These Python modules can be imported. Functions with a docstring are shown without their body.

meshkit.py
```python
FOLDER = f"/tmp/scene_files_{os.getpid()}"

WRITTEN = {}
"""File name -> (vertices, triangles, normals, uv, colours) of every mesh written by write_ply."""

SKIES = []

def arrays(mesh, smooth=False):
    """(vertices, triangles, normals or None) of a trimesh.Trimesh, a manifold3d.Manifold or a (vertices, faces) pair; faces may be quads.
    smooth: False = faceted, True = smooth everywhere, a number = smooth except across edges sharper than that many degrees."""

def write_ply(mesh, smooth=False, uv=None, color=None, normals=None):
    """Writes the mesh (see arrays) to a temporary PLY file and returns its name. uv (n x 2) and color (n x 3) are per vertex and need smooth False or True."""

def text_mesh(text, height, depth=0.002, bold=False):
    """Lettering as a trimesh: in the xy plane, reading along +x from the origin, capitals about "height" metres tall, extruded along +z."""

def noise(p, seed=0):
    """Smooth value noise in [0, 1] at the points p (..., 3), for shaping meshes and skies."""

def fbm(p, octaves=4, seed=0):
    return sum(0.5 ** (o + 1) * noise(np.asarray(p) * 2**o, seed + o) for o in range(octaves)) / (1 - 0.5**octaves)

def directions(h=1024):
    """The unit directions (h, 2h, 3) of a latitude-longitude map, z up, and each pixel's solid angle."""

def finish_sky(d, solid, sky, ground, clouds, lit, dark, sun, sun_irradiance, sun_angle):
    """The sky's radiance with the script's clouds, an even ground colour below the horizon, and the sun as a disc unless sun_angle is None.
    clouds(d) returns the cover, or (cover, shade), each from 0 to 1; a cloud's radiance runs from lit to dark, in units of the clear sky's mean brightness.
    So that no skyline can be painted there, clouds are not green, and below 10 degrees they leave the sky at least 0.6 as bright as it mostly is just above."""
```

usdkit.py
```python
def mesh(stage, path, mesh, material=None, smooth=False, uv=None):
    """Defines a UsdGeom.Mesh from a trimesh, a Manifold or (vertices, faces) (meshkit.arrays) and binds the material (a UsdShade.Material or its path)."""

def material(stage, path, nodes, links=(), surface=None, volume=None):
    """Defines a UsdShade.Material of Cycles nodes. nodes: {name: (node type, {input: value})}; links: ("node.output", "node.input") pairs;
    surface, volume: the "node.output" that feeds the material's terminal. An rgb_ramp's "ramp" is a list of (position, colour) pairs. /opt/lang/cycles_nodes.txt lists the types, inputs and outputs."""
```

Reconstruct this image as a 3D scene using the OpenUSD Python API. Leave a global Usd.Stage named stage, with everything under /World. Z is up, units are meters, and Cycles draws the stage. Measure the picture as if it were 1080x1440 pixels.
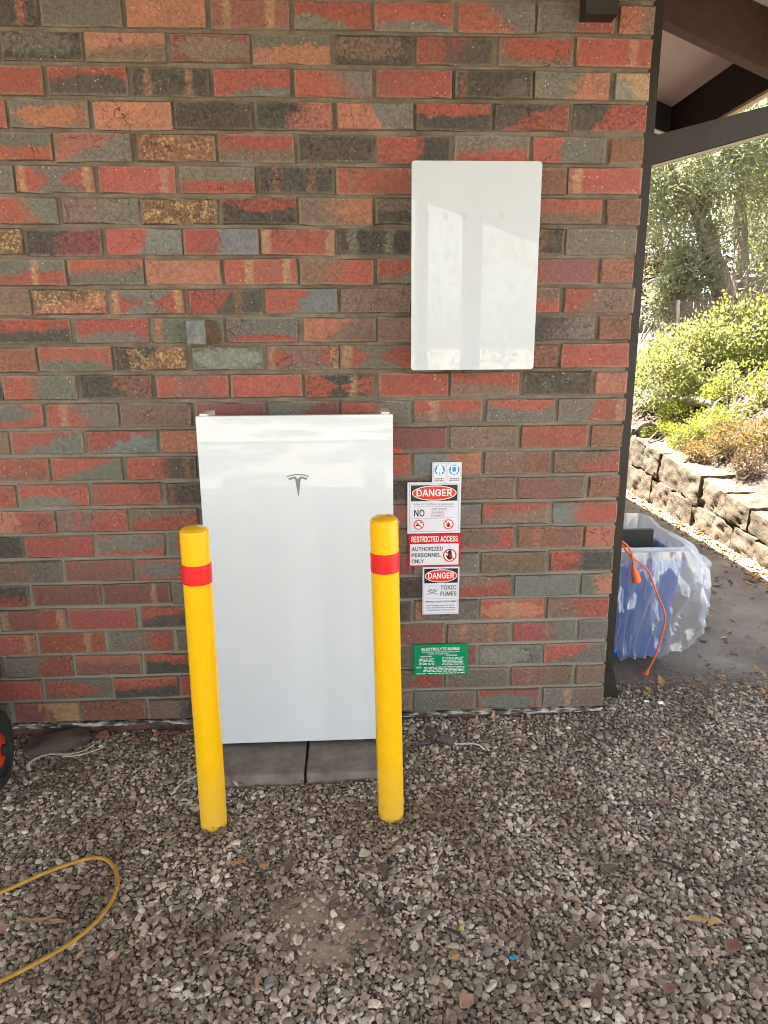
import math, random
import numpy as np, trimesh, usdkit, meshkit
from pxr import Usd, UsdGeom, UsdLux, UsdShade, Gf, Sdf, Vt
from shapely.geometry import Polygon, Point, box as sbox, LineString
from shapely import affinity
from shapely.ops import unary_union

stage = Usd.Stage.CreateInMemory()
UsdGeom.SetStageUpAxis(stage, 'Z')
UsdGeom.SetStageMetersPerUnit(stage, 1.0)
UsdGeom.Xform.Define(stage, '/World')
UsdGeom.Scope.Define(stage, '/World/Looks')
PI = math.pi

# ------------------------------------------------------------------ camera, sky, sun, exposure
EXPOSURE = 3.85
SKY = 0.055
SUN = 1.25
CAM = np.array([-0.9239, -2.3610, 1.3583])
yaw, pitch, roll = 0.046659, 0.245214, -0.006056
cy, sy, cp, sp = math.cos(yaw), math.sin(yaw), math.cos(pitch), math.sin(pitch)
FWD = np.array([sy * cp, cy * cp, -sp])
r0 = np.array([cy, -sy, 0.0])
u0 = np.cross(r0, FWD)
RGT = r0 * math.cos(roll) + u0 * math.sin(roll)
UPV = u0 * math.cos(roll) - r0 * math.sin(roll)
cam = UsdGeom.Camera.Define(stage, '/World/camera')
cam.CreateHorizontalApertureAttr(36.0)
cam.CreateVerticalApertureAttr(48.0)
cam.CreateFocalLengthAttr(36.0 * 1000 / 1080)
cam.CreateExposureAttr(EXPOSURE)
cam.CreateClippingRangeAttr(Gf.Vec2f(0.05, 2000))
M = Gf.Matrix4d(*[float(x) for x in (*RGT, 0, *UPV, 0, *(-FWD), 0, *CAM, 1)])
cam.AddTransformOp().Set(M)

SUN_EL, SUN_AZ = math.radians(57), math.radians(-27)      # azimuth from +y towards +x
sd = np.array([math.sin(SUN_AZ) * math.cos(SUN_EL), math.cos(SUN_AZ) * math.cos(SUN_EL), math.sin(SUN_EL)])
dome = UsdLux.DomeLight.Define(stage, '/World/sky')
skym = usdkit.material(stage, '/World/Looks/sky_look', {         # a summer sky under a thin, broken veil of white cloud
    's': ('sky_texture', {'sky_type': 'single_scattering', 'sun_disc': False, 'sun_elevation': SUN_EL, 'sun_rotation': SUN_AZ, 'aerosol_density': 2.0}),
    'tc': ('texture_coordinate', {}), 'n': ('noise_texture', {'scale': 2.4, 'detail': 6.0, 'roughness': 0.6}), 'c': ('map_range', {'from_min': 0.3, 'from_max': 0.62, 'to_min': 0.55, 'to_max': 0.95, 'clamp': True}),
    'bw': ('rgb_to_bw', {}), 'w': ('mix', {'mix_type': 'multiply', 'fac': 1.0, 'color2': (1.04, 1.06, 1.10)}), 'm': ('mix', {}),
    'b': ('background_shader', {'strength': SKY})},
    [('tc.generated', 'n.vector'), ('n.fac', 'c.value'), ('s.color', 'bw.color'), ('bw.val', 'w.color1'), ('s.color', 'm.color1'), ('w.color', 'm.color2'), ('c.result', 'm.fac'), ('m.color', 'b.color')], surface='b.background')
UsdShade.MaterialBindingAPI.Apply(dome.GetPrim()).Bind(skym)
dome.GetPrim().SetCustomDataByKey('kind', 'structure')
sun = UsdLux.DistantLight.Define(stage, '/World/sun')
sun.CreateIntensityAttr(SUN)
sun.CreateAngleAttr(0.5)
sun.CreateNormalizeAttr(True)
sun.CreateColorAttr(Gf.Vec3f(1.0, 0.95, 0.87))
zx = np.cross([0, 0, 1.0], sd); zx /= np.linalg.norm(zx)
zy = np.cross(sd, zx)
sun.AddTransformOp().Set(Gf.Matrix4d(*[float(x) for x in (*zx, 0, *zy, 0, *sd, 0, 0, 0, 20, 1)]))


def ray(x, y):
    return FWD + RGT * (x - 540) / 1000 - UPV * (y - 720) / 1000


def on(x, y, axis, val):
    """The world point that a pixel of the photograph sees on the plane axis = val (used only to lay things out)."""
    d = ray(x, y)
    return CAM + (val - CAM[axis]) / d[axis] * d


# ------------------------------------------------------------------ helpers
taken = {}


def numbered(path):
    n = taken.get(path, -1) + 1
    taken[path] = n
    return path if n == 0 else f'{path}_{n:03d}'


def tag(p, label=None, cat=None, group=None, kind=None):
    p = p.GetPrim() if hasattr(p, 'GetPrim') else p
    for k, v in (('label', label), ('category', cat), ('group', group), ('kind', kind)):
        if v:
            p.SetCustomDataByKey(k, v)
    return p


def thing(name, label=None, cat=None, loc=(0, 0, 0), group=None, kind=None):
    x = UsdGeom.Xform.Define(stage, numbered('/World/' + name))
    x.AddTranslateOp().Set(Gf.Vec3d(*[float(v) for v in loc]))
    tag(x, label, cat, group, kind)
    p = x.GetPrim()
    ORG[str(p.GetPath())] = np.array(loc, float)
    return p


ORG = {}


def obj(name, mesh, mat, parent=None, smooth=False, uv=None, world=True, **k):
    """One Mesh prim. Coordinates are world ones; under a thing they are shifted to the thing's base."""
    base = str(parent.GetPath()) if parent is not None else '/World'
    v, f, n = meshkit.arrays(mesh, smooth)
    if parent is not None and world:
        top = '/'.join(base.split('/')[:3])
        v = v - ORG.get(top, 0)
    m = UsdGeom.Mesh.Define(stage, numbered(base + '/' + name))
    m.CreatePointsAttr(Vt.Vec3fArray.FromNumpy(v.astype(np.float32)))
    m.CreateFaceVertexCountsAttr(Vt.IntArray.FromNumpy(np.full(len(f), 3, np.int32)))
    m.CreateFaceVertexIndicesAttr(Vt.IntArray.FromNumpy(f.astype(np.int32).ravel()))
    m.CreateSubdivisionSchemeAttr('none')
    if n is not None:
        m.CreateNormalsAttr(Vt.Vec3fArray.FromNumpy(n.astype(np.float32)))
        m.SetNormalsInterpolation('vertex')
    UsdShade.MaterialBindingAPI.Apply(m.GetPrim()).Bind(mat)
    if k:
        tag(m, **k)
    return m.GetPrim()


cat3 = trimesh.util.concatenate


def bx(x0, x1, y0, y1, z0, z1):
    m = trimesh.creation.box([x1 - x0, y1 - y0, z1 - z0])
    m.apply_translation([(x0 + x1) / 2, (y0 + y1) / 2, (z0 + z1) / 2])
    return m


def loft(rings, close=True, caps=True):
    """Closed rings of equal length -> mesh; the caps are fans."""
    n = len(rings[0])
    v = np.vstack(rings)
    f = []
    for i in range(len(rings) - 1):
        a = i * n + np.arange(n); b = i * n + (np.arange(n) + 1) % n
        f += list(np.stack([a, b, b + n], 1)) + list(np.stack([a, b + n, a + n], 1))
    if caps:
        for i, flip in ((0, True), (len(rings) - 1, False)):
            c = len(v); v = np.vstack([v, rings[i].mean(0)])
            a = i * n + np.arange(n); b = i * n + (np.arange(n) + 1) % n
            t = np.stack([a, b, np.full(n, c)], 1)
            f += list(t[:, ::-1] if flip else t)
    m = trimesh.Trimesh(v, np.array(f), process=False)
    return m


def outward(m):
    if m.is_watertight:
        m.fix_normals()
    return m


def rrect(w, h, r, k=5):
    p = []
    for cx, cz, a0 in ((w / 2 - r, h / 2 - r, 0), (-w / 2 + r, h / 2 - r, 90), (-w / 2 + r, -h / 2 + r, 180), (w / 2 - r, -h / 2 + r, 270)):
        for a in np.linspace(a0, a0 + 90, k):
            p.append((cx + r * math.cos(math.radians(a)), cz + r * math.sin(math.radians(a))))
    return np.array(p)


def plate_xz(cx, cz, w, h, r, yf, yb, ch=0.0008, k=5):
    """A rounded rectangular plate facing -y: front at yf, back at yb."""
    o = rrect(w, h, r, k); i = rrect(w - 2 * ch, h - 2 * ch, max(r - ch, 1e-4), k)
    at = lambda q, y: np.stack([cx + q[:, 0], np.full(len(q), y), cz + q[:, 1]], 1)
    return outward(loft([at(i, yf), at(o, yf + ch), at(o, yb)]))


def flat_xz(poly, yf, t=0.0003):
    """A shapely shape (x, z) as a thin sheet facing -y whose front lies at yf."""
    ms = []
    for g in getattr(poly, 'geoms', [poly]):
        if g.is_empty or g.area < 1e-10:
            continue
        m = trimesh.creation.extrude_polygon(g, t, engine='earcut')
        v = m.vertices.copy()
        m.vertices = np.stack([v[:, 0], yf + t - v[:, 2], v[:, 1]], 1)
        m.invert() if m.volume < 0 else None
        ms.append(m)
    return cat3(ms)


def text_xz(s, h, x, z, yf, width=None, bold=False, t=0.0003, align='l'):
    m = meshkit.text_mesh(s, h, t, bold)
    v = m.vertices.copy()
    w = v[:, 0].max() - v[:, 0].min()
    sx = 1.0 if width is None else width / w
    v[:, 0] = (v[:, 0] - v[:, 0].min()) * sx
    if align == 'c':
        v[:, 0] -= w * sx / 2
    m.vertices = np.stack([x + v[:, 0], yf + t - v[:, 2], z + v[:, 1]], 1)
    if m.volume < 0:
        m.invert()
    return m


def tube(pts, rad, sides=8, ry=None):
    p = np.asarray(pts, float)
    rad = np.broadcast_to(rad, (len(p),))
    t = np.gradient(p, axis=0); t /= np.linalg.norm(t, axis=1, keepdims=True) + 1e-12
    a = np.cross(t, [0, 0, 1.0])
    bad = np.linalg.norm(a, axis=1) < 1e-3
    a[bad] = np.cross(t[bad], [1.0, 0, 0])
    a /= np.linalg.norm(a, axis=1, keepdims=True)
    b = np.cross(t, a)
    ang = np.arange(sides) * 2 * PI / sides
    rings = [p[i] + rad[i] * (np.cos(ang)[:, None] * a[i] + np.sin(ang)[:, None] * b[i]) for i in range(len(p))]
    return outward(loft(rings))


def spline(pts, n=40):
    from scipy.interpolate import CubicSpline
    p = np.asarray(pts, float)
    s = np.r_[0, np.cumsum(np.linalg.norm(np.diff(p, axis=0), axis=1))]
    return CubicSpline(s, p)(np.linspace(0, s[-1], n))


def lathe(prof, cx, cy, seg=40):
    ang = np.arange(seg) * 2 * PI / seg
    return outward(loft([np.stack([cx + r * np.cos(ang), cy + r * np.sin(ang), np.full(seg, z)], 1) for r, z in prof]))


# ------------------------------------------------------------------ materials
def mat(name, nodes, links=(), surface=None, volume=None):
    return usdkit.material(stage, '/World/Looks/' + name, nodes, links, surface=surface, volume=volume)


def plain(name, color, rough=0.6, var=0.12, scale=30, bump=0.0, bscale=200, spec=0.5, metallic=0, **more):
    lo = [c * (1 - var) for c in color]; hi = [min(1, c * (1 + var)) for c in color]
    nodes = {'tc': ('texture_coordinate', {}), 'n': ('noise_texture', {'scale': scale, 'detail': 5.0, 'roughness': 0.6}),
             'r': ('rgb_ramp', {'ramp': [(0.3, lo), (0.7, hi)]}), 'p': ('principled_bsdf', {'roughness': rough, 'specular_ior_level': spec, 'metallic': metallic, **more})}
    links = [('tc.object', 'n.vector'), ('n.fac', 'r.fac'), ('r.color', 'p.base_color')]
    if bump:
        nodes['n2'] = ('noise_texture', {'scale': bscale, 'detail': 4.0, 'roughness': 0.65})
        nodes['b'] = ('bump', {'strength': 1.0, 'distance': bump})
        links += [('tc.object', 'n2.vector'), ('n2.fac', 'b.height'), ('b.normal', 'p.normal')]
    return mat(name, nodes, links, surface='p.BSDF')


def brick_material():
    N, Lk = {}, []
    cnt = [0]

    def node(kind, **inp):
        name = f'{kind}_{cnt[0]}'; cnt[0] += 1
        lit = {}
        for k, v in inp.items():
            if isinstance(v, str) and '.' in v and v.split('.')[0] in N:
                Lk.append((v, f'{name}.{k}'))
            else:
                lit[k] = v
        N[name] = (kind, lit)
        return name

    def mth(op, a, b=0.0, c=None, clamp=False):
        kw = dict(math_type=op, value1=a, value2=b)
        if c is not None:
            kw['value3'] = c
        if clamp:
            kw['use_clamp'] = True
        return node('math', **kw) + '.value'

    def att(n):
        return node('attribute', attribute=n)

    def sep(v):
        s = node('separate_xyz', vector=v)
        return s + '.x', s + '.y', s + '.z'

    tc = node('texture_coordinate') + '.object'
    X, Y, Z = sep(tc)
    X = mth('divide', X, 0.115); Zn = mth('divide', Z, 0.038)
    k0, ku, kv = sep(att('pa') + '.vector')
    ke, ex, ez = sep(att('pe') + '.vector')
    kb, soft, rough = sep(att('pb') + '.vector')
    u1, wd, u2 = sep(att('ps') + '.vector')
    crack, spot, seed = sep(att('pm') + '.vector')
    c1, c2, c3 = (att(n) + '.color' for n in ('c1', 'c2', 'c3'))
    off = node('combine_xyz', x=seed, y=mth('multiply', seed, 1.7), z=mth('multiply', seed, 0.6)) + '.vector'
    P = node('vector_math', math_type='add', vector1=tc, vector2=off) + '.vector'
    n1 = node('noise_texture', vector=P, scale=19.0, detail=5.0, roughness=0.62, distortion=0.9) + '.fac'     # pattern edge
    n2 = node('noise_texture', vector=P, scale=90.0, detail=5.0, roughness=0.7) + '.fac'     # mottle
    n3 = node('noise_texture', vector=P, scale=420.0, detail=3.0, roughness=0.6) + '.fac'    # grain
    f = mth('add', k0, mth('add', mth('multiply', ku, X), mth('multiply', kv, Zn)))
    dx = mth('multiply', mth('subtract', X, ex), 0.85); dz = mth('subtract', Zn, ez)
    r2 = mth('add', mth('multiply', dx, dx), mth('multiply', dz, dz))
    f = mth('add', f, mth('multiply', ke, mth('subtract', 1.0, r2)))
    bow = mth('subtract', mth('subtract', mth('multiply', mth('absolute', X), 1.5), mth('absolute', Zn)), 0.25)
    f = mth('add', f, mth('multiply', kb, bow))
    f = mth('add', f, mth('multiply', mth('subtract', n1, 0.5), 1.9))
    f = mth('add', f, mth('multiply', mth('subtract', n2, 0.5), 0.8))
    mr = node('map_range', range_type='smoothstep', value=f, from_min=mth('multiply', soft, -1.0), from_max=soft, to_min=0.0, to_max=1.0) + '.result'
    col = node('mix', fac=mr, color1=c1, color2=c2) + '.color'
    Xj = mth('add', X, mth('add', mth('multiply', mth('subtract', n2, 0.5), 0.22), mth('multiply', mth('subtract', n1, 0.5), 0.30)))
    st = []
    for u in (u1, u2):
        d = mth('absolute', mth('subtract', Xj, u))
        st.append(node('map_range', range_type='smoothstep', value=d, from_min=mth('subtract', wd, 0.055), from_max=mth('add', wd, 0.055), to_min=1.0, to_max=0.0) + '.result')
    band = mth('maximum', st[0], st[1])
    col = node('mix', fac=mth('multiply', band, mth('add', 0.35, mth('multiply', n2, 0.7))), color1=col, color2=c3) + '.color'
    # smoky kiln haze drifting over the face
    hz = node('noise_texture', vector=P, scale=13.0, detail=4.0, roughness=0.6, distortion=0.8) + '.fac'
    hzm = node('map_range', value=hz, from_min=0.46, from_max=0.72, to_min=0.0, to_max=0.42, clamp=True) + '.result'
    col = node('mix', fac=hzm, color1=col, color2=(0.125, 0.098, 0.078)) + '.color'
    # rust / pale speckle
    sp_n = node('noise_texture', vector=P, scale=120.0, detail=5.0, roughness=0.75) + '.fac'
    spm = node('map_range', value=mth('add', sp_n, mth('multiply', mth('subtract', n1, 0.5), 0.5)), from_min=0.54, from_max=0.60, to_min=0.0, to_max=1.0, clamp=True) + '.result'
    col = node('mix', fac=mth('multiply', spm, spot), color1=col, color2=node('mix', fac=n3, color1=(0.55, 0.33, 0.13), color2=(0.75, 0.5, 0.28)) + '.color') + '.color'
    # mottling, stronger on the rough ones
    mot = node('map_range', value=n2, from_min=0.25, from_max=0.75, to_min=mth('subtract', 0.62, mth('multiply', rough, 0.45)), to_max=mth('add', 1.34, mth('multiply', rough, 0.55))) + '.result'
    gr = node('map_range', value=n3, from_min=0.25, from_max=0.75, to_min=0.62, to_max=1.38) + '.result'
    mm = mth('multiply', mot, gr)
    # edges worn paler and dusty
    ax = mth('absolute', X); az = mth('absolute', Zn)
    ed = mth('maximum', mth('subtract', mth('multiply', ax, 3.0), 1.98), mth('subtract', az, 0.02))
    ed = mth('add', ed, mth('multiply', mth('subtract', n2, 0.5), 0.28))
    edm = node('map_range', value=ed, from_min=0.78, from_max=1.0, to_min=0.0, to_max=0.62, clamp=True) + '.result'
    col = node('mix', mix_type='multiply', fac=1.0, color1=col, color2=node('combine_xyz', x=mm, y=mm, z=mm) + '.vector') + '.color'
    col = node('mix', fac=edm, color1=col, color2=(0.27, 0.215, 0.16)) + '.color'
    # cracks
    vw = node('vector_math', math_type='add', vector1=P, vector2=node('vector_math', math_type='scale', vector1=node('noise_texture', vector=P, scale=45.0, detail=3.0) + '.color', scale=0.02) + '.vector') + '.vector'
    vo = node('voronoi_texture', vector=vw, scale=24.0, feature='distance_to_edge', dimensions='3D') + '.distance'
    crk = node('map_range', value=vo, from_min=0.004, from_max=0.022, to_min=1.0, to_max=0.0, clamp=True) + '.result'
    cm = node('map_range', value=node('noise_texture', vector=P, scale=11.0, detail=2.0) + '.fac', from_min=0.5, from_max=0.58, to_min=0.0, to_max=1.0, clamp=True) + '.result'
    crm = mth('multiply', mth('multiply', crk, cm), crack)
    col = node('mix', fac=mth('multiply', crm, 0.85), color1=col, color2=(0.02, 0.015, 0.012)) + '.color'
    # pale flecks
    wv = node('voronoi_texture', vector=P, scale=120.0, feature='f1', dimensions='3D')
    wr, wg, wb = sep(wv + '.color')
    fl = mth('multiply', mth('less_than', wv + '.distance', mth('multiply', wg, 0.26)), mth('greater_than', wr, 0.88))
    col = node('mix', fac=mth('multiply', fl, 0.75), color1=col, color2=(0.55, 0.48, 0.40)) + '.color'
    h = mth('add', mth('multiply', n3, 0.25), mth('multiply', n2, mth('add', 0.45, mth('multiply', rough, 2.2))))
    b = node('bump', height=h, strength=1.0, distance=0.0055) + '.normal'
    ro = node('map_range', value=n2, from_min=0.2, from_max=0.8, to_min=0.62, to_max=0.9) + '.result'
    p = node('principled_bsdf', base_color=col, roughness=ro, normal=b, specular_ior_level=0.35)
    return mat('brick_look', N, Lk, surface=p + '.BSDF')


BRICK = brick_material()


def mortar_material():
    N = {'g': ('geometry', {}), 'n': ('noise_texture', {'scale': 9.0, 'detail': 6.0, 'roughness': 0.65}), 'n2': ('noise_texture', {'scale': 260.0, 'detail': 4.0, 'roughness': 0.7}),
         'n4': ('noise_texture', {'scale': 3.0, 'detail': 3.0}),
         'r': ('rgb_ramp', {'ramp': [(0.25, (0.13, 0.097, 0.071)), (0.5, (0.235, 0.184, 0.142)), (0.72, (0.35, 0.292, 0.238))]}),
         'r2': ('rgb_ramp', {'ramp': [(0.66, (0, 0, 0)), (0.70, (1, 1, 1))]}),
         'm': ('mix', {'color2': (0.42, 0.29, 0.16)}), 'm2': ('mix', {'mix_type': 'multiply', 'fac': 0.6}), 'sz': ('separate_xyz', {}), 'zr': ('map_range', {'from_min': 1.25, 'from_max': 0.35, 'to_min': 0.0, 'to_max': 0.85, 'clamp': True}), 'mz': ('mix', {'color2': (0.40, 0.365, 0.32)}),
         'b': ('bump', {'strength': 0.9, 'distance': 0.003}), 'p': ('principled_bsdf', {'roughness': 0.9, 'specular_ior_level': 0.2})}
    return mat('mortar_look', N, [('g.position', 'n.vector'), ('g.position', 'n2.vector'), ('g.position', 'n4.vector'), ('n.fac', 'r.fac'), ('n4.fac', 'r2.fac'), ('r2.color', 'm.fac'), ('r.color', 'm.color1'),
                                  ('g.position', 'sz.vector'), ('sz.z', 'zr.value'), ('zr.result', 'mz.fac'), ('m.color', 'mz.color1'), ('mz.color', 'm2.color1'), ('n2.fac', 'm2.color2'), ('n2.fac', 'b.height'), ('m2.color', 'p.base_color'), ('b.normal', 'p.normal')], surface='p.BSDF')


MORTAR = mortar_material()
FARBRICK = mat('far_brick_look', {'tc': ('geometry', {}), 's': ('separate_xyz', {}), 'a': ('math', {'math_type': 'add'}), 'c': ('combine_xyz', {}),
                                  'b': ('brick_texture', {'scale': 1.0, 'brick_width': 0.24, 'row_height': 0.0886, 'mortar_size': 0.006, 'color1': (0.26, 0.065, 0.045), 'color2': (0.11, 0.09, 0.07), 'mortar': (0.15, 0.12, 0.09)}),
                                  'p': ('principled_bsdf', {'roughness': 0.85})},
               [('tc.position', 's.vector'), ('s.x', 'a.value1'), ('s.y', 'a.value2'), ('a.value', 'c.x'), ('s.z', 'c.y'), ('c.vector', 'b.vector'), ('b.color', 'p.base_color')], surface='p.BSDF')
DPC = mat('damp_course_look', {'g': ('geometry', {}), 'n': ('noise_texture', {'scale': 38.0, 'detail': 6.0, 'roughness': 0.7}), 'mp': ('mapping', {'scale': (0.55, 1, 2.2)}),
                               'r': ('rgb_ramp', {'ramp': [(0.44, (0.035, 0.03, 0.027)), (0.51, (0.20, 0.175, 0.15)), (0.58, (0.52, 0.49, 0.45))]}), 'b': ('bump', {'distance': 0.002}), 'p': ('principled_bsdf', {'roughness': 0.6})},
          [('g.position', 'mp.vector'), ('mp.vector', 'n.vector'), ('n.fac', 'r.fac'), ('r.color', 'p.base_color'), ('n.fac', 'b.height'), ('b.normal', 'p.normal')], surface='p.BSDF')
WHITE_GLASS = mat('white_glass_look', {'tc': ('geometry', {}), 'n': ('noise_texture', {'scale': 2.5, 'detail': 2.0}), 'b': ('bump', {'strength': 0.5, 'distance': 0.0006}),
                                       'p': ('principled_bsdf', {'base_color': (0.49, 0.512, 0.54), 'roughness': 0.015, 'ior': 1.5, 'specular_ior_level': 0.5})}, [], surface='p.BSDF')
WHITE_GLASS_LOW = mat('cabinet_glass_look', {'p': ('principled_bsdf', {'base_color': (0.575, 0.60, 0.63), 'roughness': 0.015, 'ior': 1.5, 'specular_ior_level': 0.5})}, [], surface='p.BSDF')
WHITE_METAL = plain('white_metal_look', (0.72, 0.72, 0.70), 0.4, 0.03, 8)
LOGO_GREY = plain('emblem_grey_look', (0.16, 0.17, 0.18), 0.35, 0.05, 30)
FAINT_GREY = plain('faint_grey_look', (0.40, 0.41, 0.42), 0.3, 0.03, 30)
RED_PLASTIC = plain('red_plastic_look', (0.75, 0.03, 0.02), 0.4, 0.08)


def paint_material(name, color, dust, rough=0.13):
    return mat(name, {'tc': ('texture_coordinate', {}), 'n': ('noise_texture', {'scale': 14.0, 'detail': 6.0, 'roughness': 0.65}), 'n2': ('noise_texture', {'scale': 5.0, 'detail': 3.0}),
                      'mp': ('mapping', {'scale': (1.0, 1.0, 0.35)}), 'n3': ('noise_texture', {'scale': 55.0, 'detail': 6.0, 'roughness': 0.7}), 'sr': ('map_range', {'from_min': 0.665, 'from_max': 0.72, 'to_min': 0.0, 'to_max': 0.55, 'clamp': True}), 'sm': ('mix', {'color2': (0.20, 0.15, 0.07)}),
                      's': ('separate_xyz', {}), 'd': ('map_range', {'from_min': 0.22, 'from_max': 0.03, 'to_min': 0.03, 'to_max': 0.5, 'clamp': True}), 'dn': ('math', {'math_type': 'multiply'}),
                      'r': ('rgb_ramp', {'ramp': [(0.3, [c * 0.93 for c in color]), (0.7, color)]}), 'm': ('mix', {'color2': dust}),
                      'rr': ('map_range', {'from_min': 0.3, 'from_max': 0.7, 'to_min': rough, 'to_max': rough + 0.12}), 'b': ('bump', {'strength': 0.3, 'distance': 0.0002}),
                      'p': ('principled_bsdf', {'specular_ior_level': 0.5})},
               [('tc.object', 'n.vector'), ('tc.object', 'n2.vector'), ('tc.object', 's.vector'), ('s.z', 'd.value'), ('d.result', 'dn.value1'), ('n.fac', 'dn.value2'), ('dn.value', 'm.fac'), ('n.fac', 'r.fac'), ('r.color', 'm.color1'),
                ('tc.object', 'mp.vector'), ('mp.vector', 'n3.vector'), ('n3.fac', 'sr.value'), ('sr.result', 'sm.fac'), ('m.color', 'sm.color1'), ('sm.color', 'p.base_color'), ('n.fac', 'rr.value'), ('rr.result', 'p.roughness'), ('n2.fac', 'b.height'), ('b.normal', 'p.normal')], surface='p.BSDF')


YELLOW = paint_material('yellow_paint_look', (0.83, 0.46, 0.004), (0.35, 0.27, 0.16))
RED_BAND = paint_material('red_band_look', (0.70, 0.008, 0.010), (0.35, 0.2, 0.16), 0.3)
DARK_TIMBER = plain('dark_timber_look', (0.012, 0.0095, 0.008), 0.6, 0.3, 25, 0.001, 90)
BROWN_TIMBER = plain('brown_timber_look', (0.050, 0.019, 0.013), 0.6, 0.3, 25, 0.001, 90)
POST_BROWN = plain('post_brown_look', (0.024, 0.0175, 0.013), 0.5, 0.15, 15, spec=0.3)
LINING = plain('lining_look', (0.62, 0.57, 0.53), 0.8, 0.06, 4)
PAVER = plain('paver_look', (0.18, 0.150, 0.128), 0.9, 0.35, 18, 0.0012, 220)
SHEET = plain('roof_sheet_look', (0.2, 0.19, 0.18), 0.5, 0.1)

# ------------------------------------------------------------------ the ground
MOD = 0.0886


def ground_z(x, y):
    x, y = np.asarray(x, float), np.asarray(y, float)
    p = np.stack([x * 2.2, y * 2.2, 0 * x + 3.1], -1)
    q = np.stack([x * 7.0, y * 7.0, 0 * x + 7.7], -1)
    z = -0.047 + 0.010 * np.clip(x + 1.0, -1.5, 1.2) + 0.016 * np.exp(-np.abs(y) / 0.12) * np.clip(0.75 + (x + 1.1) * 2, 0.75, 1) + 0.030 * (meshkit.fbm(p, 3, 5) - 0.5) + 0.014 * (meshkit.fbm(q, 2, 9) - 0.5)
    return z


GBED = mat('gravel_bed_look', {'g': ('geometry', {}), 'n': ('noise_texture', {'scale': 120.0, 'detail': 6.0, 'roughness': 0.7}), 'v': ('voronoi_texture', {'scale': 70.0, 'feature': 'f1'}), 'n2': ('noise_texture', {'scale': 2.3, 'detail': 4.0}),
                               'r': ('rgb_ramp', {'ramp': [(0.3, (0.10, 0.080, 0.063)), (0.5, (0.215, 0.182, 0.15)), (0.7, (0.40, 0.355, 0.305))]}),
                               'm': ('mix', {'mix_type': 'multiply', 'fac': 0.5}), 'b': ('bump', {'distance': 0.006}), 'p': ('principled_bsdf', {'roughness': 0.95, 'specular_ior_level': 0.2})},
           [('g.position', 'n.vector'), ('g.position', 'v.vector'), ('n.fac', 'r.fac'), ('r.color', 'm.color1'), ('v.distance', 'm.color2'), ('m.color', 'p.base_color'), ('n.fac', 'b.height'), ('b.normal', 'p.normal')], surface='p.BSDF')


def grid_mesh(xs, ys, zf):
    gx, gy = np.meshgrid(xs, ys, indexing='ij')
    z = zf(gx, gy)
    v = np.stack([gx, gy, z], -1).reshape(-1, 3)
    n = len(ys)
    i, j = np.meshgrid(np.arange(len(xs) - 1), np.arange(n - 1), indexing='ij')
    a = (i * n + j).ravel()
    f = np.vstack([np.stack([a, a + n, a + n + 1], 1), np.stack([a, a + n + 1, a + 1], 1)])
    return trimesh.Trimesh(v, f, process=False)


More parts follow.
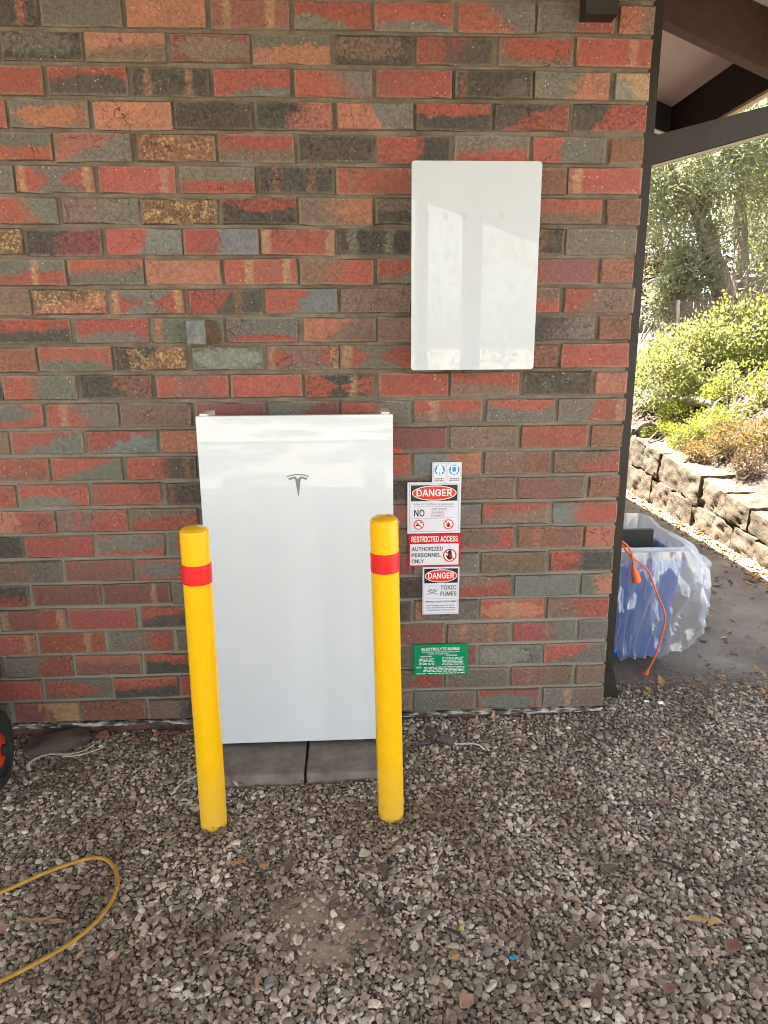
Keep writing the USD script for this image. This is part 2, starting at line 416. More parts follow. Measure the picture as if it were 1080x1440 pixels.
xs = np.unique(np.r_[np.linspace(-60, -4, 12), np.linspace(-4, 3, 150), np.linspace(3, 60, 12)])
ys = np.unique(np.r_[np.linspace(-70, -3, 14), np.linspace(-3, 0.05, 80), [0.3]])
obj('gravel_bed', grid_mesh(xs, ys, lambda x, y: ground_z(x, y)), GBED, smooth=True, kind='structure')
CONC = mat('concrete_look', {'g': ('geometry', {}), 'n': ('noise_texture', {'scale': 3.2, 'detail': 7.0, 'roughness': 0.65}), 'n2': ('noise_texture', {'scale': 150.0, 'detail': 4.0}),
                             'r': ('rgb_ramp', {'ramp': [(0.3, (0.11, 0.086, 0.066)), (0.55, (0.215, 0.182, 0.15)), (0.75, (0.28, 0.25, 0.215))]}), 'm': ('mix', {'mix_type': 'multiply', 'fac': 0.35}),
                             'b': ('bump', {'distance': 0.002}), 'p': ('principled_bsdf', {'roughness': 0.85, 'specular_ior_level': 0.3})},
           [('g.position', 'n.vector'), ('g.position', 'n2.vector'), ('n.fac', 'r.fac'), ('r.color', 'm.color1'), ('n2.fac', 'm.color2'), ('m.color', 'p.base_color'), ('n2.fac', 'b.height'), ('b.normal', 'p.normal')], surface='p.BSDF')


def path_z(x, y):
    x, y = np.asarray(x, float), np.asarray(y, float)
    return -0.05 + 0.006 * (meshkit.fbm(np.stack([x * 2, y * 2, 0 * x], -1), 3, 3) - 0.5) - 0.045 * np.clip((0.26 - 0.10 * x - y) / 0.3, 0, 1)


obj('concrete_path', grid_mesh(np.linspace(-0.02, 1.9, 40), np.linspace(0.0, 14, 120), path_z), CONC, smooth=True, kind='structure')


def wall_top(y):
    return np.clip(0.20 + (np.asarray(y, float) - 1.6) * 0.109, 0.08, 0.75)


MULCH = mat('mulch_look', {'g': ('geometry', {}), 'n': ('noise_texture', {'scale': 40.0, 'detail': 6.0, 'roughness': 0.7}),
                           'r': ('rgb_ramp', {'ramp': [(0.35, (0.016, 0.010, 0.007)), (0.52, (0.055, 0.033, 0.022)), (0.7, (0.14, 0.092, 0.062))]}), 'b': ('bump', {'distance': 0.02}), 'p': ('principled_bsdf', {'roughness': 0.95})},
            [('g.position', 'n.vector'), ('n.fac', 'r.fac'), ('r.color', 'p.base_color'), ('n.fac', 'b.height'), ('b.normal', 'p.normal')], surface='p.BSDF')


def bed_z(x, y):
    x, y = np.asarray(x, float), np.asarray(y, float)
    k = np.clip((y + 0.05) / 0.45, 0, 1)
    return -0.075 * (1 - k) + k * (wall_top(y) - 0.012 + 0.55 * np.clip(x - 1.78, 0, 0.95) + 0.06 * np.clip(x - 2.7, 0, 4) + 0.08 * (meshkit.fbm(np.stack([x * 1.5, y * 1.5, 0 * x], -1), 3, 8) - 0.5))


obj('garden_bed', grid_mesh(np.r_[np.linspace(1.72, 6, 60), np.linspace(6.5, 60, 10)], np.r_[np.linspace(-0.4, 9, 100), np.linspace(9.5, 70, 12)], bed_z), MULCH, smooth=True, kind='structure')

# ------------------------------------------------------------------ the brick wall
rng = np.random.default_rng(7)
COL = {'R': (0.295, 0.082, 0.060), 'O': (0.345, 0.14, 0.09), 'B': (0.18, 0.115, 0.085), 'G': (0.146, 0.132, 0.108), 'H': (0.145, 0.146, 0.138), 'K': (0.080, 0.068, 0.056), 'P': (0.20, 0.078, 0.066),
       'T': (0.34, 0.215, 0.125), 'S': (0.21, 0.11, 0.066), 'D': (0.22, 0.10, 0.066), 'L': (0.19, 0.17, 0.14)}
ROUGH = {'K': 0.8, 'S': 0.8, 'B': 0.3, 'G': 0.22, 'D': 0.35}
# courses from the top one in view downwards, bricks from the corner leftwards.
# two letters = colour 1 and 2 and a shape (> < left to right, v ^ top to bottom, a an arch at the foot, t one at the head, e an oval in the middle, d a diagonal, b a bow tie); xNN = a stripe of colour x at NN % from the left
COURSES = '''
D RGa RG> GRt RG> B R O G K
OB> GR> RG> RGa RGa P,T20,T75 O G K,O80 G
R,T75 BRe RK>,K40 KBe GO^ PBe OB^ KGe G RG>
LT> GO> K,D10 R RG> RGa K,T20,T72 RKa R G
KR> KRd RK^ OG> KO> K O GOe,D90 R K
D RG> GR^ RK> K RB^ S,D25,D70 OGd GR^ K
R,T12 D R R,D20 K,D25,D72 GR^ R,T85 GRb,T8,T92 G R
D RB^ R BK^ BO> KRt S BG> RG> G
G K,D70 G K,L20,L70 R,T7,T93 RH> HR< KP>,K20 S H
D P R RG^ BR> R,T35,T85 O RG^ GR^,T60 R
RB> BR^ K B HR< RK>,D70 GRb,T7,T92 SO^ PB> G
D KG> R B OB> GRa G,O10 RGa RK^ P
R KD> K GRb,T10 BRb,T7,T93 GLe KS>,S25,S75 RGa D G
O K RB^ R KRb,T70 R PRb,D30 KD> RG> K
GR>,T90 GRt RB^,T30 RG> GP> P B RG>,T25 RGe R
D R B P R RG^ OB> RHd RHd B
BRd BD>,D30,D70 HO> R B G RK>,D85 RGd RB^ R
D PB> B K R RG> K,D10 R RGa R
HR> RB^ BG> P R B BR^ BR>,R30,R70 OR> R
O D,O30 RBe B P G G,R15 RGe R K
RK> B G BP> B K RGe P BG> R
GO> H BR^ K P B G P,T75 P KR^
BR> ROe,T50 G,O8 GK> B R RK^ R PR>,G8,T90 G
G RG> B,O25,O70 P B R G GR> R,T75 R,T90
RGd GLe P G B R RK^ OP^ GR> K
B PB>,B30,B60 BGe BR> B G R RK^ GRe R
GB>,T40 RGe GB> B R G BK> D PT>,O50 K
'''.strip().split('\n')


def brick_params(code):
    parts = code.split(',')
    h = parts[0]
    stripes = parts[1:]
    if len(h) == 1:
        a, b, sh = h, h, ''
    elif len(h) == 2:
        a, b, sh = h[0], h[1], '>'
    else:
        a, b, sh = h[0], h[1], h[2]
    j = lambda s: float(rng.normal(0, s))
    pa = [-9.0, 0, 0]; pe = [0, 0, 0]; pb = [0, 0.16, 0]
    if sh == '>':
        pa = [j(.2), 1.5, j(.3)]
    elif sh == '<':
        pa = [j(.2), -1.5, j(.3)]
    elif sh == 'v' or sh == '^':
        pa = [j(.15), j(.35), -1.3]
    elif sh == 'd':
        pa = [j(.1), 0.95, -0.8]
    elif sh == 'a':
        pa = [0, 0, 0]; pe = [float(rng.uniform(.6, 1.1)), j(.3), -1.05 + j(.2)]
    elif sh == 't':
        pa = [0, 0, 0]; pe = [0.9, j(.15), 1.05 + j(.08)]
    elif sh == 'e':
        pa = [-0.35, 0, 0]; pe = [0.95, j(.2), j(.12)]
    elif sh == 'b':
        pa = [j(.15), j(.3), j(.3)]; pb[0] = float(rng.uniform(.9, 1.5))
    pb[1] = float(rng.choice([0.08, 0.14, 0.25, 0.5, 0.8])) if sh in '><^v' and sh else float(rng.uniform(0.08, 0.35))
    pb[2] = max(ROUGH.get(a, 0.06), 0.6 * ROUGH.get(b, 0.06))
    ps = [-9.0, 0.10, -9.0]; c3 = 'T'
    for q, s in zip((0, 2), stripes):
        c3 = s[0]
        ps[q] = int(s[1:]) / 50 - 1
    ps[1] = float(rng.uniform(0.075, 0.12)) if len(stripes) else 0.1
    vv = lambda c: tuple(float(x) for x in np.array(COL[c]) * rng.uniform(0.88, 1.12) * (1 + rng.normal(0, 0.04, 3)))
    crack = float(rng.random() < 0.6) * (1.0 if a in 'OBKGDS' else 0.7)
    spot = 0.6 if a == 'S' or b == 'S' else (0.35 if c3 == 'S' else 0.0)
    return vv(a), vv(b), vv(c3), pa, pe, pb, ps, [crack, spot, float(rng.uniform(0, 40))]


wall = thing('brick_wall', 'clinker brick house wall in mottled red, grey and black bricks behind the white cabinets', 'wall', (0, 0, 0))


def brick_mesh(w, h, d, rough=0.1):
    """A worn brick: an uneven front face of small facets, chamfered edges nicked here and there; local origin in the middle of the front face."""
    c = float(rng.uniform(0.003, 0.0055))
    nu = 5 if w > 0.15 else 3
    us = np.linspace(-1, 1, nu); vs = np.linspace(-1, 1, 3)
    g = np.array([[(u * (w / 2 - c), 0.0, v * (h / 2 - c)) for v in vs] for u in us])
    g[1:-1, :, 0] += rng.normal(0, .006, (nu - 2, 3))
    g[:, 1, 2] += rng.normal(0, .005, nu)
    g[..., 1] += rng.normal(0, 0.0009 + 0.0016 * rough, (nu, 3))
    g[..., 0] += rng.normal(0, .0009, (nu, 3)); g[..., 2] += rng.normal(0, .0009, (nu, 3))
    nick = rng.random(g.shape[:2]) < 0.10
    nick[1:-1, 1] = False
    g[..., 1] += nick * rng.uniform(.002, .006, g.shape[:2])
    idx = np.arange(nu * 3).reshape(nu, 3)
    f = []
    for i in range(nu - 1):
        for j in range(2):
            a, b, e, k = idx[i, j], idx[i + 1, j], idx[i + 1, j + 1], idx[i, j + 1]
            f += [(a, b, e), (a, e, k)] if rng.random() < .5 else [(a, b, k), (b, e, k)]
    ring = [idx[i, 0] for i in range(nu)] + [idx[-1, 1]] + [idx[i, 2] for i in range(nu - 1, -1, -1)] + [idx[0, 1]]
    fv = g.reshape(-1, 3)
    sgn = np.array([(np.sign(us[k // 3]) if k // 3 in (0, nu - 1) else 0, vs[k % 3]) for k in ring])
    fr = fv[ring]
    r1 = np.column_stack([np.where(sgn[:, 0] != 0, sgn[:, 0] * w / 2, fr[:, 0]), np.full(len(ring), c * 1.1), np.where(sgn[:, 1] != 0, sgn[:, 1] * h / 2, fr[:, 2])])
    r1 += rng.normal(0, .0008, r1.shape)
    r2 = r1.copy(); r2[:, 1] = d
    V = np.vstack([fv, r1, r2]); n = len(ring); o = len(fv)
    for k in range(n):
        q = (k + 1) % n
        f += [(ring[k], o + k, o + q), (ring[k], o + q, ring[q]), (o + k, o + n + k, o + n + q), (o + k, o + n + q, o + q)]
    return trimesh.Trimesh(V, np.array(f), process=False)


def put_brick(code, xc, zc, w, h, d, yf, label=None):
    c1, c2, c3, pa, pe, pb, ps, pm = brick_params(code)
    m = brick_mesh(w, h, d, pb[2])
    if np.cross(m.vertices[m.faces[0][1]] - m.vertices[m.faces[0][0]], m.vertices[m.faces[0][2]] - m.vertices[m.faces[0][0]])[1] > 0:
        m.invert()
    p = obj('brick', m, BRICK, wall, world=False, smooth=32)
    nv = len(UsdGeom.Mesh(p).GetPointsAttr().Get())
    if label:
        tag(p, label)
    X = UsdGeom.Xformable(p)
    X.AddTranslateOp().Set(Gf.Vec3d(xc, yf, zc))
    X.AddRotateYOp().Set(float(rng.normal(0, 0.25)))
    api = UsdGeom.PrimvarsAPI(p)
    for n, v in (('c1', c1), ('c2', c2), ('c3', c3)):
        api.CreatePrimvar(n, Sdf.ValueTypeNames.Color3fArray, 'vertex').Set(Vt.Vec3fArray([Gf.Vec3f(*v)] * nv))
    for n, v in (('pa', pa), ('pe', pe), ('pb', pb), ('ps', ps), ('pm', pm)):
        api.CreatePrimvar(n, Sdf.ValueTypeNames.Vector3fArray, 'vertex').Set(Vt.Vec3fArray([Gf.Vec3f(*[float(q) for q in v])] * nv))
    return p


for i, line in enumerate(COURSES):                   # i = 0: the first course hardly seen above joint 0
    codes = line.split()
    k = i - 1 + 1 - 1                                # course number: -1 ... 25
    ztop = MOD * (25 - (k - 1)); zc = ztop - MOD / 2
    odd = k % 2 == 1
    head = 0.228 if odd else 0.108
    x1 = 0.0
    for n, code in enumerate(codes):
        w = head if n == 0 else 0.229
        w += float(rng.normal(0, 0.0018))
        if n == 0:
            xc = -w / 2 + float(rng.normal(0, 0.002))
        else:
            xc = -(0.235 if odd else 0.115) - 0.24 * (n - 1) - 0.12 + float(rng.normal(0, 0.002))
        if xc < -2.55:
            continue
        put_brick(code, xc, zc + float(rng.normal(0, 0.0009)), w, 0.0766 + float(rng.normal(0, 0.001)), 0.109, float(rng.normal(0, 0.0016)))
# the brick with a burnt lump standing proud of its face, and the one with a bump near the top of the wall
p = on(276, 466, 1, -0.045)
lz0, lz1 = p[2] - .040, p[2] + .036
obj('brick_lump', outward(trimesh.convex.convex_hull(np.array([(p[0] + a, b, z) for a, b, z in ((-.034, 0, lz0 + .002), (.030, 0, lz0), (-.034, 0, lz1), (.030, 0, lz1), (-.031, -.042, lz0 + .003), (.029, -.048, lz0), (-.031, -.038, lz1 - .003), (.028, -.046, lz1 - .001))]))),
    plain('lump_look', (0.155, 0.16, 0.155), 0.85, 0.35, 60, 0.002, 160), wall, smooth=20, label='blue-grey face of the lump standing proud of its brick')
obj('brick_lump', outward(trimesh.convex.convex_hull(np.array([(p[0] + a, b, z) for a, b, z in ((.0305, .0, lz0 + .001), (.0305, 0, lz1), (.0295, -.0475, lz0 + .001), (.0285, -.0455, lz1 - .002), (.074, .004, lz0 + .012), (.062, .004, lz1 - .006), (.055, -.018, lz0 + .003))]))),
    plain('lump_side_look', (0.095, 0.058, 0.034), 0.9, 0.4, 60, 0.003, 120), wall, smooth=20, label='broken brown side of the protruding lump')
p = on(722, 122, 1, -0.01)
lump = trimesh.creation.icosphere(2, 1.0)
lump.vertices *= 1 + 0.35 * (meshkit.fbm(lump.vertices * 1.6 + 5, 3, 2)[:, None] - 0.5)
lump.vertices = np.sign(lump.vertices) * np.abs(lump.vertices) ** .8 * [0.045, 0.011, 0.027] + [p[0], 0.0, p[2]]
obj('brick_lump', lump, plain('clinker_look', (0.085, 0.075, 0.064), 0.75, 0.4, 60, 0.004, 130), wall, smooth=50, label='glassy black clinker bump on its brick')

# mortar, one uneven sheet recessed behind the brick faces
def mortar_y(x, z):
    return 0.0105 + 0.005 * (meshkit.fbm(np.stack([x * 30, z * 30, 0 * x], -1), 3, 4) - 0.5)
gx, gz = np.meshgrid(np.linspace(-2.6, -0.004, 260), np.linspace(0.0, 2.42, 240), indexing='ij')
v = np.stack([gx, mortar_y(gx, gz), gz], -1).reshape(-1, 3)
n = gz.shape[1]
ii, jj = np.meshgrid(np.arange(gx.shape[0] - 1), np.arange(n - 1), indexing='ij')
a = (ii * n + jj).ravel()
obj('mortar', trimesh.Trimesh(v, np.vstack([np.stack([a, a + n, a + n + 1], 1), np.stack([a, a + n + 1, a + 1], 1)]), process=False), MORTAR, wall, smooth=True)
obj('mortar_return', bx(-0.11, -0.004, 0.016, 0.109, 0.0, 2.42), MORTAR, wall)
ZR = lambda x: 2.445 + (0.7 - x) * 0.383          # underside of the roof lining
up = Polygon([(-2.6, 2.425), (0, 2.425), (0, ZR(0) - 0.01), (-2.6, ZR(-2.6) - 0.01)])
um = trimesh.creation.extrude_polygon(up, 0.109, engine='earcut'); vv = um.vertices.copy(); um.vertices = np.stack([vv[:, 0], 0.0 + 0.109 - vv[:, 2], vv[:, 1]], 1)
obj('upper_brickwork', outward(um), FARBRICK, wall)
lw = trimesh.creation.extrude_polygon(Polygon([(-6, -0.2), (-2.61, -0.2), (-2.61, ZR(-2.61) - .01), (-3, ZR(-3) - .01), (-6, ZR(0) - .01)]), 0.109, engine='earcut'); vv = lw.vertices.copy(); lw.vertices = np.stack([vv[:, 0], 0.109 - vv[:, 2], vv[:, 1]], 1)
obj('left_brickwork', outward(lw), FARBRICK, wall)
obj('side_brickwork', bx(-0.11, -0.012, 0.111, 7.0, -0.2, ZR(0) - 0.012), FARBRICK, wall)
obj('footing', bx(-2.6, -0.003, 0.002, 0.10, -0.2, -0.012), plain('footing_look', (0.10, 0.045, 0.036), 0.9, 0.6, 12, 0.002, 120), wall)
dp = []
for s in np.linspace(-2.6, 0.0, 53)[:-1]:
    dp.append(bx(s, s + 0.05, -0.006 + rng.normal(0, .0015), 0.05, -0.013 + rng.normal(0, .0015), 0.003 + rng.normal(0, .0012)))
obj('damp_course', cat3(dp), DPC, wall, label='broken white and black damp course strip')

# ------------------------------------------------------------------ roof over the wall
roof = thing('verandah_roof', 'dark raking verandah roof with pale lining at top right', 'roof', (0, 0, 0))
YA, YB = -2.5, 7.0


def rake_slab(x0, x1, dz0, dz1, y0, y1):
    """A slab parallel to the roof pitch; dz measured from the lining's underside."""
    m = bx(0, 1, y0, y1, 0, 1)
    v = m.vertices.copy()
    x = x0 + v[:, 0] * (x1 - x0)
    v[:, 2] = ZR(x) + dz0 + v[:, 2] * (dz1 - dz0); v[:, 0] = x
    m.vertices = v
    return m


obj('lining', rake_slab(-3.0, 0.735, 0.0, 0.02, YA, YB), LINING, roof)
obj('roof_sheet', rake_slab(-3.0, 0.745, 0.024, 0.055, YA - 0.05, YB), SHEET, roof)
ls = bx(-7.0, -3.001, YA, YB, 0, 0.06); v = ls.vertices.copy(); v[:, 2] += ZR(-3.0) - (-3.0 - v[:, 0]) * 0.383; ls.vertices = v
obj('roof_sheet', ls, SHEET, roof)
for y in (-2.40, -1.44, -0.47, 0.505, 1.51, 2.5, 3.5, 4.5, 5.5):
    x0 = -2.95 if y < -0.1 else 0.004
    obj('rafter', rake_slab(x0, 0.698, -0.19, -0.002, y - 0.03, y + 0.03), BROWN_TIMBER if y < 1.0 else DARK_TIMBER, roof)
obj('fascia', bx(0.70, 0.74, YA, YB, 2.268, 2.455), DARK_TIMBER, roof)
obj('fascia_trim', bx(0.705, 0.735, YA, YB, 2.253, 2.266), plain('trim_look', (0.42, 0.36, 0.24), 0.6, .1), roof)
gp = trimesh.creation.extrude_polygon(Polygon([(-3.0, ZR(-3) - 0.86), (0.7, ZR(0.7) - 0.70), (0.7, ZR(0.7) - .003), (-3.0, ZR(-3) - .003)]), 0.05, engine='earcut')
vv = gp.vertices.copy(); gp.vertices = np.stack([vv[:, 0], YA + 0.05 - vv[:, 2], vv[:, 1]], 1)
obj('gable_panel', outward(gp), plain('gable_look', (0.3, 0.28, 0.26), 0.8), roof)
for x, w in ((-0.47, 0.07), (-0.16, 0.11), (-2.9, 0.12), (0.65, 0.09)):
    obj('post', bx(x - w / 2, x + w / 2, YA + 0.01, YA + 0.10, -0.2, ZR(x) - 0.5 if x < 0.5 else 1.9), POST_BROWN, roof)
a0, a1, b0, b1 = (on(x, y, 1, 0.165) for x, y in ((905, 236.5), (1110, 179.5), (905, 197.5), (1110, 144)))
br = []
for q in (a0, a1, b1, b0):
    br.append((q[0], q[2]))
bm = trimesh.creation.extrude_polygon(Polygon(br), 0.045, engine='earcut'); vv = bm.vertices.copy(); bm.vertices = np.stack([vv[:, 0], 0.12 + vv[:, 2], vv[:, 1]], 1)
obj('brace', outward(bm), POST_BROWN, roof)
bt = [(q[0], q[2] + dz) for q, dz in ((a0, -.0095), (a1, -.0095), (a1, -.002), (a0, -.002))]
bm = trimesh.creation.extrude_polygon(Polygon(bt), 0.03, engine='earcut'); vv = bm.vertices.copy(); bm.vertices = np.stack([vv[:, 0], 0.132 + vv[:, 2], vv[:, 1]], 1)
obj('brace_trim', outward(bm), plain('brace_trim_look', (0.26, 0.22, 0.15), 0.6, .1), roof)
obj('post', bx(-0.009, 0.073, 0.118, 0.20, -0.2, 2.72), POST_BROWN, roof)
obj('post_shoe', outward(trimesh.convex.convex_hull(np.array([(x, y, z) for x, y in ((-0.005, .112), (.11, .112), (.11, .215), (-.005, .215)) for z in (-.2, -.05)] + [(x, y, 0.09) for x, y in ((0, .113), (.078, .113), (.078, .205), (0, .205))]))), POST_BROWN, roof)
s0, s1 = on(822, 21, 1, -0.05), on(868, 21, 1, -0.05)
obj('beam_end', bx(s0[0], s1[0], -0.06, 0.0, s0[2], s0[2] + 0.2), DARK_TIMBER, roof)
obj('conduit', tube([on(896, 172, 1, 1.40), on(912, 181, 1, 1.40), on(940, 191, 1, 1.40)], 0.010), plain('conduit_look', (0.55, 0.52, 0.48), 0.5), roof)

# ------------------------------------------------------------------ upper cabinet
c = [on(x, y, 1, -0.115) for x, y in ((580, 225), (764, 227), (749, 520), (577, 520))]
IX0, IX1 = (c[0][0] + c[3][0]) / 2, (c[1][0] + c[2][0]) / 2
IZ1, IZ0 = (c[0][2] + c[1][2]) / 2, (c[2][2] + c[3][2]) / 2
icx, icz, iw, ih = (IX0 + IX1) / 2, (IZ0 + IZ1) / 2, IX1 - IX0, IZ1 - IZ0
up = thing('wall_cabinet', 'smaller white glass-fronted cabinet mounted high on the brick wall', 'cabinet', (icx, 0, IZ0))
upfp = obj('front_panel', plate_xz(icx, icz, iw, ih, 0.009, -0.115, -0.109, 0.001), WHITE_GLASS, up, smooth=25)
obj('panel_rim', plate_xz(icx, icz, iw - 0.004, ih - 0.004, 0.008, -0.1085, -0.098, 0.0005), WHITE_METAL, up, smooth=25)
obj('housing', plate_xz(icx, icz, iw - 0.03, ih - 0.03, 0.012, -0.0975, 0.004, 0.002), WHITE_METAL, up, smooth=25)
g = on(657, 524, 1, -0.06)
obj('cable_gland', lathe([(0.012, IZ0 - 0.014), (0.014, IZ0 - 0.012), (0.014, IZ0 + 0.012), (0.010, IZ0 + 0.02)], g[0], -0.055, 16), plain('black_plastic_look', (0.02, 0.02, 0.02), 0.4), up)
# faint wordmark, five spaced letters of bars
lx0, lx1 = on(597, 303, 1, -0.115)[0], on(709, 303, 1, -0.115)[0]
lz = on(650, 308, 1, -0.115)[2]
H_, W_, B_ = 0.0145, 0.0155, 0.0024
def L_bars(ch):
    b = sbox
    return {'T': [b(0, H_ - B_, W_, H_), b(W_ / 2 - B_ / 2, 0, W_ / 2 + B_ / 2, H_ - B_ * 1.7)],
            'E': [b(0, H_ - B_, W_, H_), b(0, H_ / 2 - B_ / 2, W_, H_ / 2 + B_ / 2), b(0, 0, W_, B_)],
            'S': [b(0, H_ - B_, W_, H_), b(0, H_ / 2 - B_ / 2, W_, H_ / 2 + B_ / 2), b(0, 0, W_, B_), b(0, H_ / 2, B_, H_), b(W_ - B_, 0, W_, H_ / 2)],
            'L': [b(0, 0, B_, H_), b(0, 0, W_, B_)],
            'A': [b(0, H_ - B_, W_, H_), b(0, 0, B_, H_ * 0.62), b(W_ - B_, 0, W_, H_ * 0.62), b(0, H_ * .62 - B_, W_, H_ * .62)]}[ch]
for k, ch in enumerate('TESLA'):
    x = lx0 + (lx1 - lx0 - W_) * k / 4
    obj('letter', flat_xz(affinity.translate(unary_union(L_bars(ch)), x, lz), -0.1153, 0.0003), FAINT_GREY, upfp)

# ------------------------------------------------------------------ battery cabinet
BX0, BX1, BZ0, BZ1, BY = -1.3895, -0.7935, 0.0145, 1.121, -0.19
bcx, bcz = (BX0 + BX1) / 2, (BZ0 + BZ1) / 2
bat = thing('battery_cabinet', 'large white glass-fronted battery cabinet with grey T emblem between the bollards', 'cabinet', (bcx, 0, 0))
batfp = obj('front_panel', plate_xz(bcx, bcz, BX1 - BX0, BZ1 - BZ0, 0.004, BY, BY + 0.007, 0.001), WHITE_GLASS_LOW, bat, smooth=25)
obj('panel_rim', plate_xz(bcx, bcz, BX1 - BX0 - .003, BZ1 - BZ0 - .003, 0.004, BY + .0075, BY + 0.03, 0.0005), WHITE_METAL, bat, smooth=25)
obj('housing', plate_xz(bcx, bcz - .004, BX1 - BX0 - .03, BZ1 - BZ0 - .03, 0.012, BY + .0305, -0.03, 0.002), WHITE_METAL, bat, smooth=25)
for s in (-1, 1):
    x = bcx + s * ((BX1 - BX0) / 2 - 0.022)
    obj('bracket', bx(x - .012, x + .012, BY + .012, -0.06, BZ1 - 0.02, BZ1 + 0.006), plain(f'bracket_look_{s + 1}', (0.72, 0.6, 0.55), 0.5), bat)
    obj('foot', bx(x - .05, x + .01, -0.16, -0.05, 0.001, 0.03), POST_BROWN, bat)
rt = on(560, 634, 1, -0.12)
obj('red_tag', outward(loft([np.stack([np.full(8, x), -0.12 + r * np.cos(np.arange(8) * PI / 4), rt[2] + r * np.sin(np.arange(8) * PI / 4)], 1) for x, r in ((BX1 - .02, .0045), (rt[0] + .004, .0045), (rt[0] + .012, .002))])), RED_PLASTIC, bat)
# the emblem: a curved bar over a tapering T
e0, e1 = on(403, 668, 1, BY), on(434.5, 668, 1, BY)
ecx, ew = (e0[0] + e1[0]) / 2, (e1[0] - e0[0]) / 2
ez1, ez0 = on(419, 666.5, 1, BY)[2], on(419, 697.5, 1, BY)[2]
eh = ez1 - ez0
arc = lambda u, top, sag: (ecx + u * ew, ez1 - top * eh - sag * eh * u * u)
us = np.linspace(-1, 1, 21)
bar = Polygon([arc(u, 0, .10) for u in us] + [arc(u * .97, .055, .10) for u in us[::-1]])
wing = Polygon([arc(u * .90, .105, .12) for u in us if u * .9 < -.22] + [arc(-.22, .105, .12), (ecx, ez1 - .23 * eh), arc(.22, .105, .12)] + [arc(u * .90, .105, .12) for u in us if u * .9 > .22] +
               [arc(.72, .235, .08), arc(.5, .20, .08), (ecx + .30 * ew, ez1 - .215 * eh), (ecx + .24 * ew, ez1 - .27 * eh), (ecx + .03 * ew, ez0), (ecx, ez0 - .01 * eh), (ecx - .03 * ew, ez0), (ecx - .24 * ew, ez1 - .27 * eh), (ecx - .30 * ew, ez1 - .215 * eh), arc(-.5, .20, .08), arc(-.72, .235, .08)])
obj('emblem', flat_xz(unary_union([bar, wing.buffer(0)]), BY - 0.0006, 0.0006), LOGO_GREY, batfp)

# pavers under the cabinet
for x0, x1, lab in ((-1.392, -1.0915, 'left of the two dark concrete pavers under the battery cabinet'), (-1.0835, -0.795, 'right of the two dark concrete pavers under the battery cabinet')):
    t = thing('concrete_paver', lab, 'paver', ((x0 + x1) / 2, -0.175, -0.05))
    o = rrect(x1 - x0, 0.346, 0.004, 3); i2 = rrect(x1 - x0 - .008, .338, .003, 3)
    at = lambda q, z: np.stack([(x0 + x1) / 2 + q[:, 0], -0.176 + q[:, 1], np.full(len(q), z)], 1)
    obj('slab', outward(loft([at(o, -0.06), at(o, -0.004), at(i2, 0.0)])), PAVER, t, smooth=30)

# ------------------------------------------------------------------ bollards
def bollard(x, y, z0, ztop, lean, label):
    t = thing('bollard', label, 'bollard', (x, y, z0), group='bollards guarding the cabinet')
    UsdGeom.Xformable(t).AddRotateYOp().Set(lean)
    R = 0.0385
    obj('tube', lathe([(R, z0 - 0.05), (R, ztop - 0.016)], x, y, 48), YELLOW, t, smooth=30)
    obj('dome_cap', lathe([(R + .0003, ztop - 0.0155)] + [(R * math.cos(a), ztop - 0.015 + 0.017 * math.sin(a)) for a in np.linspace(0.08, 1.5, 9)], x, y, 48), YELLOW, t, smooth=40)
    zb = ztop - 0.128
    obj('reflective_band', lathe([(R + .0008, zb - 0.0275), (R + .0012, zb - .0265), (R + .0012, zb + .0265), (R + .0008, zb + .0275)], x, y, 48), RED_BAND, t, smooth=40)
    return t


bollard(-1.347, -0.522, -0.045, 0.868, 0.3, 'yellow bollard with red band, left one, in front of the cabinet edge')
bollard(-0.822, -0.512, -0.045, 0.886, -1.0, 'yellow bollard with red band, right one, beside the stickers')

# ------------------------------------------------------------------ stickers on the wall
PAPER = plain('sticker_paper_look', (0.68, 0.67, 0.74), 0.22, 0.03, 12, 0.0008, 25)
INK = plain('ink_black_look', (0.012, 0.012, 0.014), 0.3)
INK_GREY = plain('ink_grey_look', (0.17, 0.17, 0.20), 0.3)
INK_RED = plain('ink_red_look', (0.56, 0.006, 0.012), 0.3)
OVAL_RED = plain('oval_red_look', (0.62, 0.035, 0.025), 0.3, 0.15, 60)
INK_BLUE = plain('ink_blue_look', (0.03, 0.24, 0.60), 0.3)
INK_WHITE = plain('ink_white_look', (0.80, 0.79, 0.80), 0.3, 0.02)
GREEN = plain('green_sticker_look', (0.004, 0.21, 0.085), 0.25, 0.06, 10, 0.0006, 25)
SY = -0.0065


